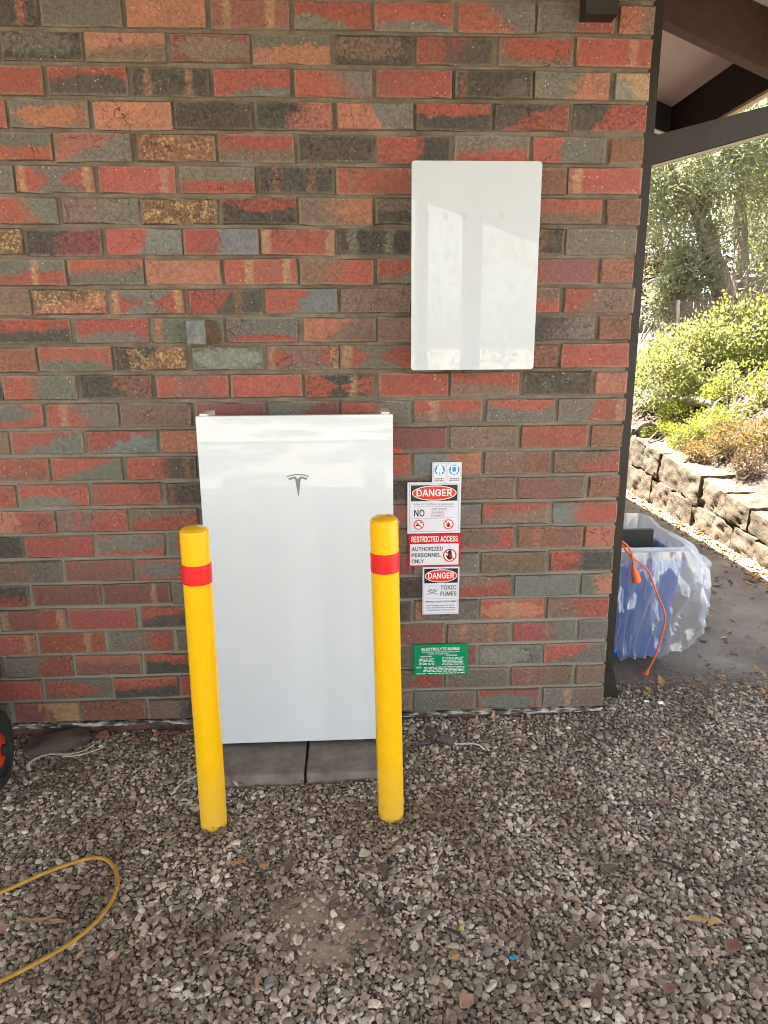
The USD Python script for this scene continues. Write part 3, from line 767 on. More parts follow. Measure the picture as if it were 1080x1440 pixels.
class Sign:
    def __init__(self, name, label, x0, y0, x1, y1, mat, bottom=None, thick=0.0025):
        a, b = on(x0, y0, 1, SY), on(x1, y0, 1, SY)
        c = on((bottom or (x0, x1))[0], y1, 1, SY)
        self.x0, self.w, self.z1, self.h = a[0], b[0] - a[0], (a[2] + b[2]) / 2, (a[2] + b[2]) / 2 - c[2]
        self.t = thing(name, label, 'sign', (self.x0 + self.w / 2, 0, self.z1 - self.h))
        self.into = None
        obj('backing', plate_xz(self.x0 + self.w / 2, self.z1 - self.h / 2, self.w, self.h, 0.0012, SY, SY + thick, 0.0003, 3), mat, self.t)

    def P(self, u, v):
        return self.x0 + u * self.w, self.z1 - v * self.h

    def box(self, name, u0, v0, u1, v1, mat, lift=1):
        a, b = self.P(u0, v1), self.P(u1, v0)
        return obj(name, flat_xz(sbox(*a, *b), SY - 0.0004 * lift), mat, self.into or self.t)

    def shape(self, name, poly, mat, lift=1):
        return obj(name, flat_xz(poly, SY - 0.0004 * lift), mat, self.into or self.t)

    def oval(self, u, v, ru, rv):
        x, z = self.P(u, v)
        return affinity.scale(Point(x, z).buffer(1, 24), ru * self.w, rv * self.h)

    def disc(self, u, v, r):
        x, z = self.P(u, v)
        return Point(x, z).buffer(r * self.w, 20)

    def frame(self, name, u0, v0, u1, v1, th, mat, lift=1):
        a, b = self.P(u0, v1), self.P(u1, v0)
        o = sbox(*a, *b)
        return self.shape(name, o.difference(o.buffer(-th * self.w)), mat, lift)

    def text(self, s, u, v, width, cap, mat, bold=False, lift=1, align='l', name='lettering'):
        x, z = self.P(u, v)
        return obj(name, text_xz(s, cap * self.h, x, z, SY - 0.0004 * lift, width * self.w, bold, align=align), mat, self.into or self.t)

    def line(self, a, b, th):
        return LineString([self.P(*a), self.P(*b)]).buffer(th * self.w, cap_style=2)

    def greek(self, rows, u0, u1, mat, lift=1, seed=1):
        """Print too small to read: a row of short word-long dashes."""
        r = np.random.default_rng(seed)
        ps = []
        for v, hgt in rows:
            u = u0 + r.uniform(0, .02)
            while u < u1 - .02:
                w = r.uniform(.03, .10)
                a, b = self.P(u, v + hgt), self.P(min(u + w, u1), v)
                ps.append(sbox(*a, *b)); u += w + .022
        self.shape('small_print', unary_union(ps), mat, lift)


def no_sign(s, u, v, r):
    s.shape('prohibition_ring', s.disc(u, v, r).difference(s.disc(u, v, r * .82)), INK_RED, 3)
    k = r * .64
    asp = s.w / s.h
    s.shape('prohibition_bar', s.line((u - k, v - k * asp), (u + k, v + k * asp), r * .085), INK_RED, 4)


# two blue protective-clothing symbols
s = Sign('protective_gear_sign', 'small white sticker with two blue round safety symbols, topmost of the stickers', 608, 650, 649.5, 678, PAPER)
for k, u in enumerate((.255, .745)):
    s.frame('frame', u - .215, .04, u + .215, .96, .006, INK_GREY)
    s.shape('symbol_disc', s.disc(u, .38, .175), INK_BLUE, 2)
    if k == 0:
        q = [(.0, -.30), (.035, -.22), (.08, -.18), (.125, .10), (.085, .12), (.07, .0), (.075, .25), (.025, .25), (.0, .02), (-.025, .25), (-.075, .25), (-.07, .0), (-.085, .12), (-.125, .10), (-.08, -.18), (-.035, -.22)]
        s.shape('coat_symbol', Polygon([s.P(u + a, .38 + b) for a, b in q]), INK_WHITE, 3)
    else:
        q = [(-.11, -.20), (.11, -.20), (.12, .10), (.05, .22), (-.05, .22), (-.12, .10)]
        o = Polygon([s.P(u + a, .38 + b) for a, b in q])
        s.shape('face_shield_symbol', o.difference(Polygon([s.P(u + a * .6, .36 + b * .6) for a, b in q])), INK_WHITE, 3)
    s.greek([(.80, .05), (.89, .05)], u - .16, u + .17, INK_GREY, 2, seed=3 + k)

s = Sign('explosion_sign', 'white danger sticker about battery explosion with no-smoking and no-flame symbols', 573, 678, 648.6, 750.6, PAPER)
s.frame('frame', .035, .03, .965, .965, .006, INK_GREY)
s.into = s.box('header', .065, .055, .935, .365, INK)
s.shape('oval_rim', s.oval(.50, .21, .415, .145), INK_WHITE, 2)
s.shape('oval', s.oval(.50, .21, .40, .13), OVAL_RED, 3)
s.text('DANGER', .50, .265, .66, .125, INK_WHITE, True, 4, 'c'); s.into = None
s.text('Risk of battery explosion', .12, .445, .75, .042, INK_GREY, False, 1)
s.shape('rule', unary_union([s.line((.12, .475), (.87, .475), .003), s.line((.12, .70), (.87, .70), .003)]), INK_GREY)
s.text('NO', .125, .66, .195, .125, INK, True, 1)
for k, w in enumerate(('SMOKING', 'SPARKS', 'FLAMES')):
    s.text(w, .45, .545 + .064 * k, (.29, .24, .24)[k], .042, INK_GREY, False, 1)
for u in (.215, .775):
    s.shape('symbol_disc', s.disc(u, .825, .09), INK_WHITE, 1)
s.shape('cigarette', unary_union([s.line((.155, .835), (.235, .835), .014), s.line((.25, .80), (.275, .775), .006), s.line((.235, .79), (.25, .76), .006)]), INK, 2)
s.shape('flame', Polygon([s.P(*q) for q in ((.74, .86), (.73, .82), (.755, .835), (.77, .775), (.79, .81), (.81, .80), (.80, .85), (.775, .885))]), INK, 2)
no_sign(s, .215, .825, .095); no_sign(s, .775, .825, .095)

s = Sign('restricted_access_sign', 'red-bordered white sticker reading restricted access authorized personnel only', 574.6, 751, 648, 797, INK_RED, bottom=(576.7, 645.8))
s.box('panel', .03, .30, .965, .955, PAPER)
s.text('RESTRICTED ACCESS', .055, .235, .89, .165, INK_WHITE, True, 1)
for k, (w, wd) in enumerate((('AUTHORIZED', .60), ('PERSONNEL', .56), ('ONLY', .235))):
    s.text(w, .06, .51 + .19 * k, wd, .115, INK, True, 2)
s.shape('symbol_disc', s.disc(.795, .665, .12), INK_WHITE, 2)
hand = [(-.045, .10), (-.075, .0), (-.055, -.02), (-.035, .02), (-.035, -.13), (-.015, -.14), (-.010, -.17), (.010, -.17), (.014, -.15), (.035, -.14), (.04, .02), (.06, .04), (.03, .13), (-.02, .14)]
s.shape('hand_symbol', Polygon([s.P(.795 + a, .665 + b) for a, b in hand]), INK, 3)
no_sign(s, .795, .665, .13)

s = Sign('toxic_fumes_sign', 'narrow white danger sticker with skull reading toxic fumes', 594.5, 797.3, 646.2, 864.3, PAPER)
s.frame('frame', .035, .03, .965, .975, .005, INK_GREY)
s.into = s.box('header', .045, .035, .955, .335, INK)
s.shape('oval_rim', s.oval(.50, .185, .44, .135), INK_WHITE, 2)
s.shape('oval', s.oval(.50, .185, .42, .12), OVAL_RED, 3)
s.text('DANGER', .50, .235, .70, .115, INK_WHITE, True, 4, 'c'); s.into = None
s.text('TOXIC', .49, .475, .43, .085, INK, True, 1)
s.text('FUMES', .49, .605, .44, .085, INK, True, 1)
u, v = .27, .45
sk = unary_union([s.oval(u, v, .125, .075), s.oval(u, v + .075, .075, .04)])
sk = sk.difference(sk.buffer(-.006 * s.w))
s.shape('skull', unary_union([sk, s.oval(u - .05, v + .03, .03, .018), s.oval(u + .05, v + .03, .03, .018), s.oval(u, v + .06, .012, .01)]), INK_GREY, 2)
s.shape('crossbones', unary_union([s.line((u - .16, v + .04), (u + .16, v + .13), .008), s.line((u + .16, v + .04), (u - .16, v + .13), .008)]), INK_GREY, 1)
s.shape('rule', s.line((.08, .665), (.93, .665), .003), INK_GREY)
s.text('FIRE WILL CAUSE TOXIC FUMES', .08, .745, .84, .033, INK, True, 1)
s.greek([(.80, .018), (.85, .018), (.90, .018)], .10, .90, INK_GREY, 1, seed=6)

s = Sign('electrolyte_burns_sign', 'green first aid sticker for electrolyte burns low on the wall', 582, 906, 658.2, 949.8, GREEN)
s.text('ELECTROLYTE BURNS', .145, .195, .70, .085, INK_WHITE, True)
s.text('Immediately wash affected areas with', .15, .265, .69, .042, INK_WHITE)
s.text('plenty of water then', .27, .33, .37, .042, INK_WHITE)
s.text('SKIN BURNS', .12, .405, .21, .035, INK_WHITE, True)
s.text('EYE BURNS', .60, .385, .20, .035, INK_WHITE, True)
s.greek([(.46, .018), (.505, .018), (.55, .018), (.60, .018), (.64, .018)], .09, .38, INK_WHITE, seed=1)
s.greek([(.43, .018), (.475, .018), (.52, .018), (.565, .018), (.61, .018), (.655, .018)], .52, .92, INK_WHITE, seed=2)
s.text('NOTE', .05, .765, .09, .045, INK_WHITE, True)
s.greek([(.735, .02), (.785, .02), (.83, .02), (.875, .02)], .17, .94, INK_WHITE, seed=4)
s.text('PRECAUTION', .05, .965, .17, .035, INK_WHITE, True)
s.greek([(.94, .022)], .25, .95, INK_WHITE, seed=5)

# ------------------------------------------------------------------ gravel
def stone_material(name, stops):
    return mat(name, {'o': ('object_info', {}), 'tc': ('texture_coordinate', {}), 'n': ('noise_texture', {'scale': 2.2, 'detail': 5.0, 'roughness': 0.65}), 'r': ('rgb_ramp', {'ramp': stops}),
                      'mr': ('map_range', {'from_min': 0.25, 'from_max': 0.75, 'to_min': 0.68, 'to_max': 1.25}), 'm': ('mix', {'mix_type': 'multiply', 'fac': 1.0}), 'b': ('bump', {'strength': 0.7, 'distance': 0.0012}),
                      'g': ('geometry', {}), 'nd': ('noise_texture', {'scale': 4.5, 'detail': 4.0}), 'dm': ('map_range', {'from_min': 0.42, 'from_max': 0.66, 'to_min': 0.0, 'to_max': 0.70, 'clamp': True}), 'd': ('mix', {'color2': (0.17, 0.127, 0.09)}),
                      'p': ('principled_bsdf', {'roughness': 0.85, 'specular_ior_level': 0.3})},
               [('o.random', 'r.fac'), ('tc.object', 'n.vector'), ('n.fac', 'mr.value'), ('r.color', 'm.color1'), ('mr.result', 'm.color2'), ('g.position', 'nd.vector'), ('nd.fac', 'dm.value'), ('dm.result', 'd.fac'), ('m.color', 'd.color1'), ('d.color', 'p.base_color'), ('n.fac', 'b.height'), ('b.normal', 'p.normal')], surface='p.BSDF')


STONE = stone_material('gravel_stone_look', [(0.0, (0.16, 0.128, 0.10)), (0.2, (0.35, 0.29, 0.23)), (0.6, (0.54, 0.46, 0.372)), (0.85, (0.70, 0.615, 0.51)), (0.96, (0.70, 0.64, 0.54)), (1.0, (0.46, 0.30, 0.21))])
STONE2 = stone_material('dark_gravel_stone_look', [(0.0, (0.09, 0.074, 0.062)), (0.5, (0.24, 0.20, 0.168)), (1.0, (0.38, 0.325, 0.275))])


def pebble(seed, n=34, flat=0.6, long=1.35):
    r = np.random.default_rng(seed)
    p = r.normal(size=(n, 3)); p /= np.linalg.norm(p, axis=1, keepdims=True)
    p = np.sign(p) * np.abs(p) ** 0.75
    p *= r.uniform(0.85, 1.1, (n, 1)) * [long, 1.0, flat]
    h = trimesh.convex.convex_hull(p)
    h.vertices = h.vertices / (h.extents.max()) * 1.0
    return h


def instancer(path, protos, pos, quat, scale, idx, **k):
    pi = UsdGeom.PointInstancer.Define(stage, numbered(path))
    rel = pi.CreatePrototypesRel()
    for nme, m, mt in protos:
        p = obj(nme, m, mt, pi.GetPrim(), world=False, smooth=38 if nme == 'stone' else False)
        rel.AddTarget(p.GetPath())
    pi.CreateProtoIndicesAttr(Vt.IntArray.FromNumpy(np.asarray(idx, np.int32)))
    pi.CreatePositionsAttr(Vt.Vec3fArray.FromNumpy(np.asarray(pos, np.float32)))
    q = np.asarray(quat, np.float64)
    pi.CreateOrientationsAttr(Vt.QuathArray([Gf.Quath(float(a), float(b), float(c), float(d)) for a, b, c, d in q]))
    pi.CreateScalesAttr(Vt.Vec3fArray.FromNumpy(np.asarray(scale, np.float32)))
    tag(pi, **k)
    return pi


def rand_quat(r, n, tilt=0.35):
    from scipy.spatial.transform import Rotation as Ro
    yawq = Ro.from_euler('z', r.uniform(0, 2 * PI, n))
    t = Ro.from_rotvec(np.column_stack([r.normal(0, tilt, n), r.normal(0, tilt, n), np.zeros(n)]))
    q = (t * yawq).as_quat()
    return q[:, [3, 0, 1, 2]]


r = np.random.default_rng(21)


def blocked(x, y):
    """Where no gravel lies: under the wall, the pavers, the bollards and on the concrete path."""
    b = (y > -0.004) & (x < 0.02)
    b |= (x > -1.395) & (x < -0.79) & (y > -0.354)
    for cx, cyy in ((-1.347, -0.522), (-0.822, -0.512)):
        b |= (x - cx) ** 2 + (y - cyy) ** 2 < 0.043 ** 2
    return b


pos, sc, ix = [], [], []
P1 = on(455, 1300, 2, -0.03); P2 = on(650, 1240, 2, -0.03)


def sandy(x, y):
    a = ((x - P1[0]) / 0.17) ** 2 + ((y - P1[1]) / 0.15) ** 2
    b = ((x - P2[0] - .03) / 0.14) ** 2 + ((y - P2[1] + .0) / 0.05) ** 2
    w = 0.5 * (meshkit.fbm(np.stack([x * 14, y * 14, 0 * x], -1), 3, 12) - 0.5) * 3
    return np.clip((1.2 - a + 1.5 * w) * 0.75, 0, 1)


layers = ((0.0092, 0.0075, 0.50, 0.0), (0.0090, 0.0095, 0.46, 0.003), (0.0112, 0.0112, 0.48, 0.006))
for li, (step, size, sg, lift) in enumerate(layers):
    gx, gy = np.meshgrid(np.arange(-2.45, 1.5, step), np.arange(-1.42, 0.34, step), indexing='ij')
    x = (gx + r.uniform(-.5, .5, gx.shape) * step).ravel(); y = (gy + r.uniform(-.5, .5, gy.shape) * step).ravel()
    edge = 0.205 - 0.09 * (x - 0.3) + 0.12 * (meshkit.fbm(np.stack([x * 6, y * 6, 0 * x], -1), 3, 2) - 0.5)
    keep = ~blocked(x, y) & (y < edge)
    sd_ = sandy(x, y)
    keep &= r.random(len(x)) > sd_ * (0.35, 0.95, 0.975)[li]
    keep &= r.random(len(x)) < (0.75, 0.80, 0.66)[li] * (1 - 0.35 * np.clip((y - edge + 0.10) / 0.10, 0, 1) * 2)
    x, y = x[keep], y[keep]
    s = size * np.exp(r.normal(0, sg * 0.75, len(x)))
    # the photographed gravel is finer near the wall, coarser in front
    s *= 1.0 + 0.18 * np.clip((-y - 0.3) / 0.8, -0.4, 1)
    s = np.clip(s, 0.004, 0.027)
    pos.append(np.column_stack([x, y, ground_z(x, y) + lift + s * 0.12 + r.uniform(-.002, .003, len(x))])); sc.append(s)
    ix.append(r.integers(0, 12, len(x)) if li else r.integers(6, 12, len(x)))
pos, sc, ix = np.vstack(pos), np.concatenate(sc), np.concatenate(ix)
protos = [('stone', pebble(100 + k, 26 + k, (0.5, 0.62, 0.72, 0.45)[k % 4], (1.4, 1.75, 1.2, 2.1)[k % 4]), STONE if k < 8 else STONE2) for k in range(12)]
instancer('/World/gravel', protos, pos, rand_quat(r, len(pos)), np.repeat(sc[:, None], 3, 1), ix, label='loose grey-brown crushed gravel covering the foreground', cat='gravel', kind='stuff')
# sandy fines showing through
SAND = mat('sand_look', {'g': ('geometry', {}), 'n': ('noise_texture', {'scale': 160.0, 'detail': 6.0, 'roughness': 0.7}), 'r': ('rgb_ramp', {'ramp': [(0.3, (0.22, 0.17, 0.122)), (0.55, (0.37, 0.30, 0.225)), (0.75, (0.52, 0.445, 0.345))]}),
                         'b': ('bump', {'distance': 0.003}), 'p': ('principled_bsdf', {'roughness': 0.95, 'specular_ior_level': 0.2})},
           [('g.position', 'n.vector'), ('n.fac', 'r.fac'), ('r.color', 'p.base_color'), ('n.fac', 'b.height'), ('b.normal', 'p.normal')], surface='p.BSDF')


def blob_mesh(cx, cy_, rx, ry, seed, lift):
    ang = np.linspace(0, 2 * PI, 49)[:-1]
    rr = 1 + 1.1 * (meshkit.fbm(np.stack([np.cos(ang) * 1.5 + seed, np.sin(ang) * 1.5, 0 * ang], -1), 3, seed) - 0.5)
    rings = []
    for t in np.linspace(1, 0.08, 8):
        x, y = cx + rx * rr * t * np.cos(ang), cy_ + ry * rr * t * np.sin(ang)
        rings.append(np.stack([x, y, ground_z(x, y) + lift * (1 - t ** 4) - 0.004 * t ** 4], 1))
    return loft(rings, caps=False)


m = blob_mesh(P1[0], P1[1], 0.19, 0.15, 3, 0.004)
obj('sand_patch', m, SAND, smooth=True, label='fine sandy dirt showing through the gravel', cat='sand', kind='stuff')

# ------------------------------------------------------------------ hose on the gravel
def gz(x, y):
    return float(ground_z(x, y)) + 0.012


def ground_pts(px, lift=0.012):
    out = []
    for x, y in px:
        z = -0.035
        for _ in range(3):
            q = on(x, y, 2, z); z = float(ground_z(q[0], q[1])) + lift
        out.append((q[0], q[1], z))
    return out


t = thing('extension_lead', 'yellow-brown extension lead looped on the gravel at lower left', 'cable', ground_pts([(150, 1205)])[0])
pts = spline(ground_pts([(-140, 1300), (-70, 1276), (0, 1255), (50, 1233), (100, 1214), (140, 1206), (160, 1219), (165, 1245), (150, 1278), (125, 1306), (85, 1335), (40, 1360), (0, 1380), (-80, 1415)], 0.02), 90)
obj('cable', tube(pts, 0.0052, 10), plain('lead_yellow_look', (0.42, 0.22, 0.04), 0.45, 0.22, 40), t, smooth=True)

# ------------------------------------------------------------------ litter on the gravel, each piece a thing
def leaf_plate(L, W, curl, seed, th=0.0008, n=9, tip=1.0):
    """A dry leaf: a thin curled, tapering blade lying along x."""
    r_ = np.random.default_rng(seed)
    us = np.linspace(0, 1, n)
    wv = W / 2 * np.sin(PI * np.clip(us, .03, .97)) ** 0.8 * (1 + .12 * r_.normal(size=n))
    bend = curl * L * (us - .5) ** 2 * 2
    side = 0.12 * L * np.sin(us * PI * r_.uniform(.6, 1.3)) * r_.choice([-1, 1])
    rings = []
    for i, u in enumerate(us):
        rings.append([(u * L - L / 2, side[i] - wv[i], bend[i] + wv[i] * .35), (u * L - L / 2, side[i], bend[i]), (u * L - L / 2, side[i] + wv[i], bend[i] + wv[i] * .35),
                      (u * L - L / 2, side[i] + wv[i], bend[i] + wv[i] * .35 + th), (u * L - L / 2, side[i], bend[i] + th * 1.6), (u * L - L / 2, side[i] - wv[i], bend[i] + wv[i] * .35 + th)])
    return outward(loft([np.array(q) for q in rings]))


def chip(L, W, H, seed):
    m = pebble(seed, 18, 1, 1)
    m.vertices = m.vertices * [L, W, H]
    return m


def lay(name, label, cat, px, mesh, material, rot=0.0, lift=0.018, smooth=40, tilt=0.0, group=None, size=None):
    x, y, z = ground_pts([px], lift)[0]
    m = mesh.copy()
    m.apply_scale(size or (1.45 if cat not in ('rock', 'brick fragment', 'wood chip') else 1.0))
    m.apply_transform(trimesh.transformations.rotation_matrix(tilt, [0, 1, 0]))
    m.apply_transform(trimesh.transformations.rotation_matrix(rot, [0, 0, 1]))
    m.apply_translation([x, y, z])
    return obj(name, m, material, smooth=smooth, label=label, cat=cat, group=group)


TAN_L = plain('tan_leaf_look', (0.45, 0.27, 0.10), 0.7, 0.25, 60)
RED_L = plain('red_leaf_look', (0.20, 0.095, 0.065), 0.7, 0.25, 60)
PINK_L = plain('pink_leaf_look', (0.36, 0.215, 0.15), 0.75, 0.25, 60)
BRN_L = plain('brown_leaf_look', (0.12, 0.085, 0.062), 0.8, 0.25, 60)
DRK_L = plain('dark_twig_look', (0.03, 0.027, 0.024), 0.7, 0.3, 60)
PALE = plain('pale_stone_look', (0.42, 0.37, 0.27), 0.85, 0.25, 60, 0.002, 90)
GREY_S = plain('grey_stone_look', (0.20, 0.19, 0.175), 0.85, 0.25, 50, 0.002, 90)
ROCK = plain('rock_look', (0.095, 0.072, 0.064), 0.85, 0.35, 14, 0.004, 45)
BRKL = plain('brick_chip_look', (0.22, 0.09, 0.06), 0.85, 0.3, 30, 0.002, 90)
lay('bark_strip', 'long pale brown bark strip inside the loop of the yellow lead', 'bark', (52, 1291), leaf_plate(.062, .009, .25, 3), PINK_L, 0.15)
lay('bark_strip', 'reddish brown bark piece right of the long strip inside the yellow loop', 'bark', (74, 1293), leaf_plate(.046, .011, -.2, 4), PINK_L, -0.05)
lay('bark_strip', 'short brown bark piece at the left edge below the yellow loop top', 'bark', (4, 1307), leaf_plate(.034, .012, .2, 5), PINK_L, -1.0)
lay('dry_leaf', 'yellow-tan twisted dry leaf on the gravel at right', 'leaf', (978, 1296), leaf_plate(.040, .011, .3, 6), TAN_L, -0.05)
lay('dry_leaf', 'tan tip leaf touching the twisted yellow-tan leaf', 'leaf', (1007, 1298), leaf_plate(.030, .014, -.3, 7), TAN_L, 0.1)
lay('dry_leaf', 'orange-tan leaf lying beside the left bollard foot gravel', 'leaf', (333, 1216), leaf_plate(.034, .010, .3, 8), plain('orange_leaf_look', (0.45, 0.22, 0.09), .7), 0.1)
lay('dry_leaf', 'pinkish dry leaf at the bottom centre of the gravel', 'leaf', (657, 1413), leaf_plate(.030, .020, .4, 9), PINK_L, 0.7)
lay('dry_leaf', 'brown broad leaf right of the light gravel patch', 'leaf', (857, 1222), leaf_plate(.034, .022, .2, 10), BRN_L, -0.4)
lay('dry_leaf', 'grey-brown leaf below the blue scrap at right', 'leaf', (808, 1332), leaf_plate(.036, .016, .2, 11), BRN_L, 0.5)
lay('dry_leaf', 'thin reddish leaf on the gravel far right of the bollards', 'leaf', (942, 1131), leaf_plate(.036, .009, .2, 12), RED_L, -0.4)
lay('dry_leaf', 'rusty brown leaf near the lower right corner', 'leaf', (942, 1393), leaf_plate(.030, .013, .3, 13), RED_L, 0.6)
lay('dry_leaf', 'crumpled russet leaf right of the twisted yellow-tan leaf', 'leaf', (1030, 1336), leaf_plate(.034, .024, .5, 14), RED_L, 0.6)
lay('dry_leaf', 'orange-brown sliver of leaf above the thin reddish leaf', 'leaf', (955, 1114), leaf_plate(.030, .006, .1, 15), PINK_L, 0.0)
lay('dry_leaf', 'small grey-brown leaf curled beside the two dark twigs', 'leaf', (973, 1180), leaf_plate(.028, .014, .3, 16), BRN_L, 0.4)
lay('dry_leaf', 'tan papery leaf standing upright against the wall foot at right', 'leaf', (669, 1012), leaf_plate(.026, .010, .2, 17), PINK_L, 1.2, tilt=-1.1)
lay('dry_leaf', 'pink papery leaf standing against the wall, right of its tan neighbour', 'leaf', (696, 1008), leaf_plate(.030, .010, .2, 18), PINK_L, 1.3, tilt=-1.1)
lay('twig', 'dark stick on the gravel at the right edge', 'twig', (1032, 1241), tube([(-.026, 0, 0), (-.008, .002, .003), (.012, -.001, .003), (.028, .002, .001)], [.0035, .0045, .004, .003], 6), DRK_L, 0.45)
lay('twig', 'thin dark stick left of the larger one at the right', 'twig', (942, 1218), tube([(-.030, 0, .001), (-.008, .003, .003), (.012, .003, .002), (.030, -.004, .0)], [.0016, .0025, .003, .002], 6), DRK_L, -0.6)
lay('twig', 'small dark stick left of the light brown bone-like stones', 'twig', (640, 1314), tube([(-.022, 0, .001), (0, .003, .002), (.020, 0, .001)], [.002, .003, .002], 6), DRK_L, -0.7)
lay('pale_stone', 'large cream stone on the gravel below the right bollard', 'stone', (514, 1200), chip(.028, .016, .013, 31), PALE, -0.4)
lay('pale_stone', 'cream stone at the left rim of the sandy hollow', 'stone', (609, 1211), chip(.017, .015, .012, 32), PALE, 0.6)
lay('pale_stone', 'curved pale bone-like stone in the gravel, lower middle', 'stone', (638, 1331), chip(.022, .009, .009, 33), PALE, 0.25)
lay('brown_stone', 'tan brown stone just below the curved pale one', 'stone', (639, 1343), chip(.016, .015, .012, 34), plain('tan_stone_look', (.26, .16, .08), .8), 0.4)
lay('pale_stone', 'elongated cream stone near the bottom, right of middle', 'stone', (690, 1388), chip(.026, .010, .010, 35), PALE, 0.7)
lay('grey_stone', 'smooth round grey stone near the bottom, left of the sandy patch', 'stone', (379, 1382), chip(.016, .020, .012, 36), GREY_S, 0.2)
lay('grey_stone', 'flat blue-grey stone right of the bollards by the wall foot', 'stone', (594, 1044), chip(.040, .022, .012, 37), plain('slate_look', (.075, .075, .085), .8), 0.2)
lay('grey_stone', 'flat brown-grey stone behind the blue-grey one at the wall foot', 'stone', (606, 1028), chip(.034, .026, .014, 38), ROCK, -0.2)
lay('grey_stone', 'angular grey-brown stone right of the flat pair near the wall', 'stone', (628, 1040), chip(.036, .026, .014, 39), plain('warm_stone_look', (.13, .11, .095), .85), -0.6)
lay('grey_stone', 'dull round stone pair mate on the gravel right of the wall corner, left one', 'stone', (843, 1035), chip(.022, .022, .012, 40), GREY_S, 0.2)
lay('grey_stone', 'dull round stone beside its mate below the wall corner, right one', 'stone', (855, 1036), chip(.022, .020, .012, 41), GREY_S, 1.2)
lay('grey_stone', 'light grey stone left of the left bollard', 'stone', (237, 1098), chip(.024, .014, .012, 42), GREY_S, .5)
lay('orange_stone', 'orange-brown stone chip on the gravel between the bollards', 'stone', (369, 1216), chip(.013, .012, .008, 43), plain('orange_stone_look', (.38, .17, .08), .8), 0)
lay('yellow_stone', 'small yellow pebble in the gravel, lower middle', 'stone', (649, 1306), chip(.009, .009, .008, 44), plain('yellow_stone_look', (.5, .38, .08), .7), 0)
lay('blue_scrap', 'tiny scrap of bright blue plastic on the gravel', 'plastic scrap', (722, 1349), leaf_plate(.016, .006, .5, 45), plain('blue_plastic_look', (.02, .32, .5), .4), 0.3)
lay('white_chip', 'white chip at the concrete edge, left one', 'plastic scrap', (909, 986), chip(.020, .008, .006, 46), INK_WHITE, 0.25)
lay('white_chip', 'white chip at the concrete edge, right one with a tail', 'plastic scrap', (929, 988), chip(.018, .010, .007, 47), INK_WHITE, -0.1)
# stones and broken brick at the wall foot, left
m = trimesh.creation.icosphere(3, 1.0)
m.vertices = np.sign(m.vertices) * np.abs(m.vertices) ** 0.7
m.vertices *= 1 + 0.45 * (meshkit.fbm(m.vertices * 1.5 + 9, 4, 6)[:, None] - 0.5)
m.vertices *= [0.105, 0.05, 0.038]
lay('rock', 'long flat dark brown rock lying at the wall foot at left', 'rock', (84, 1046), m, ROCK, 0.42, 0.012, smooth=True)
lay('brick_fragment', 'brown wedge of broken brick right of the long rock', 'brick fragment', (146, 1034), chip(.055, .03, .03, 51), BRKL, .3)
lay('brick_fragment', 'broken brick bit half hidden behind the long rock', 'brick fragment', (52, 1038), chip(.06, .03, .03, 52), BRKL, .1)
lay('brick_fragment', 'light brown shard leaning at the wall foot beside the left bollard', 'brick fragment', (220, 1034), chip(.036, .018, .03, 53), BRKL, .6)
for k, (x, y, lab) in enumerate(((190, 1040, 'dark chip midway between the long rock and the left bollard'), (205, 1030, 'brown chip close under the wall left of the leaning shard'), (236, 1038, 'dark chip in the chip heap just left of the left bollard'),
                                 (175, 1046, 'brown chip right of the strap end by the long rock'), (248, 1030, 'dark chip at the wall foot nearest the left bollard'), (212, 1046, 'brown chip in front of the leaning shard'))):
    lay('wood_chip', lab, 'wood chip', (x, y), chip(.035 + .004 * (k % 3), .014, .014, 60 + k), ROCK if k % 2 else BRKL, k * 0.9, group='chips at the wall foot')
# white straps
def strap(name, label, px, w, lift=0.015, mat_=None, tw=0.0):
    p = spline(ground_pts(px, lift), 26)
    p[:, 2] += 0.004 * np.sin(np.linspace(0, PI, len(p)))
    t_ = np.gradient(p, axis=0); t_ /= np.linalg.norm(t_, axis=1, keepdims=True)
    a = np.cross(t_, [0, 0, 1.0]); a /= np.linalg.norm(a, axis=1, keepdims=True)
    ang = tw + np.linspace(0, .35, len(p))
    a = a * np.cos(ang)[:, None] + np.array([0, 0, 1.0]) * np.sin(ang)[:, None]
    b = np.cross(t_, a)
    rings = [np.array([p[i] - a[i] * w / 2 - b[i] * .0005, p[i] + a[i] * w / 2 - b[i] * .0005, p[i] + a[i] * w / 2 + b[i] * .0005, p[i] - a[i] * w / 2 + b[i] * .0005]) for i in range(len(p))]
    obj(name, outward(loft(rings)), mat_ or STRAP, label=label, cat='strap')


STRAP = plain('strap_look', (0.78, 0.76, 0.72), 0.45, 0.1, 40)
strap('packing_strap', 'folded white packing strap lying over the long rock', [(42, 1083), (50, 1068), (64, 1063), (90, 1062), (105, 1060), (133, 1046)], 0.011, 0.036)
strap('packing_strap', 'second white strap end crossing the folded one on the rock', [(88, 1063), (110, 1063), (147, 1049)], 0.010, 0.044)
strap('packing_strap', 'white strap poking out left of the left bollard', [(243, 1116), (256, 1103), (276, 1092)], 0.017, 0.024, tw=.5)
strap('packing_strap', 'short white strap end right of the left bollard', [(312, 1093), (322, 1095), (333, 1104)], 0.013, 0.024, tw=.3)
strap('plastic_strip', 'crumpled white plastic strip right of the bollards near the wall', [(639, 1045), (652, 1047), (665, 1047), (681, 1054)], 0.010, 0.016)
strap('green_wire', 'thin green wire along the front of the pavers', [(376, 1103), (390, 1096), (410, 1093), (437, 1093)], 0.003, 0.014, plain('green_wire_look', (0.08, 0.30, 0.10), .5))
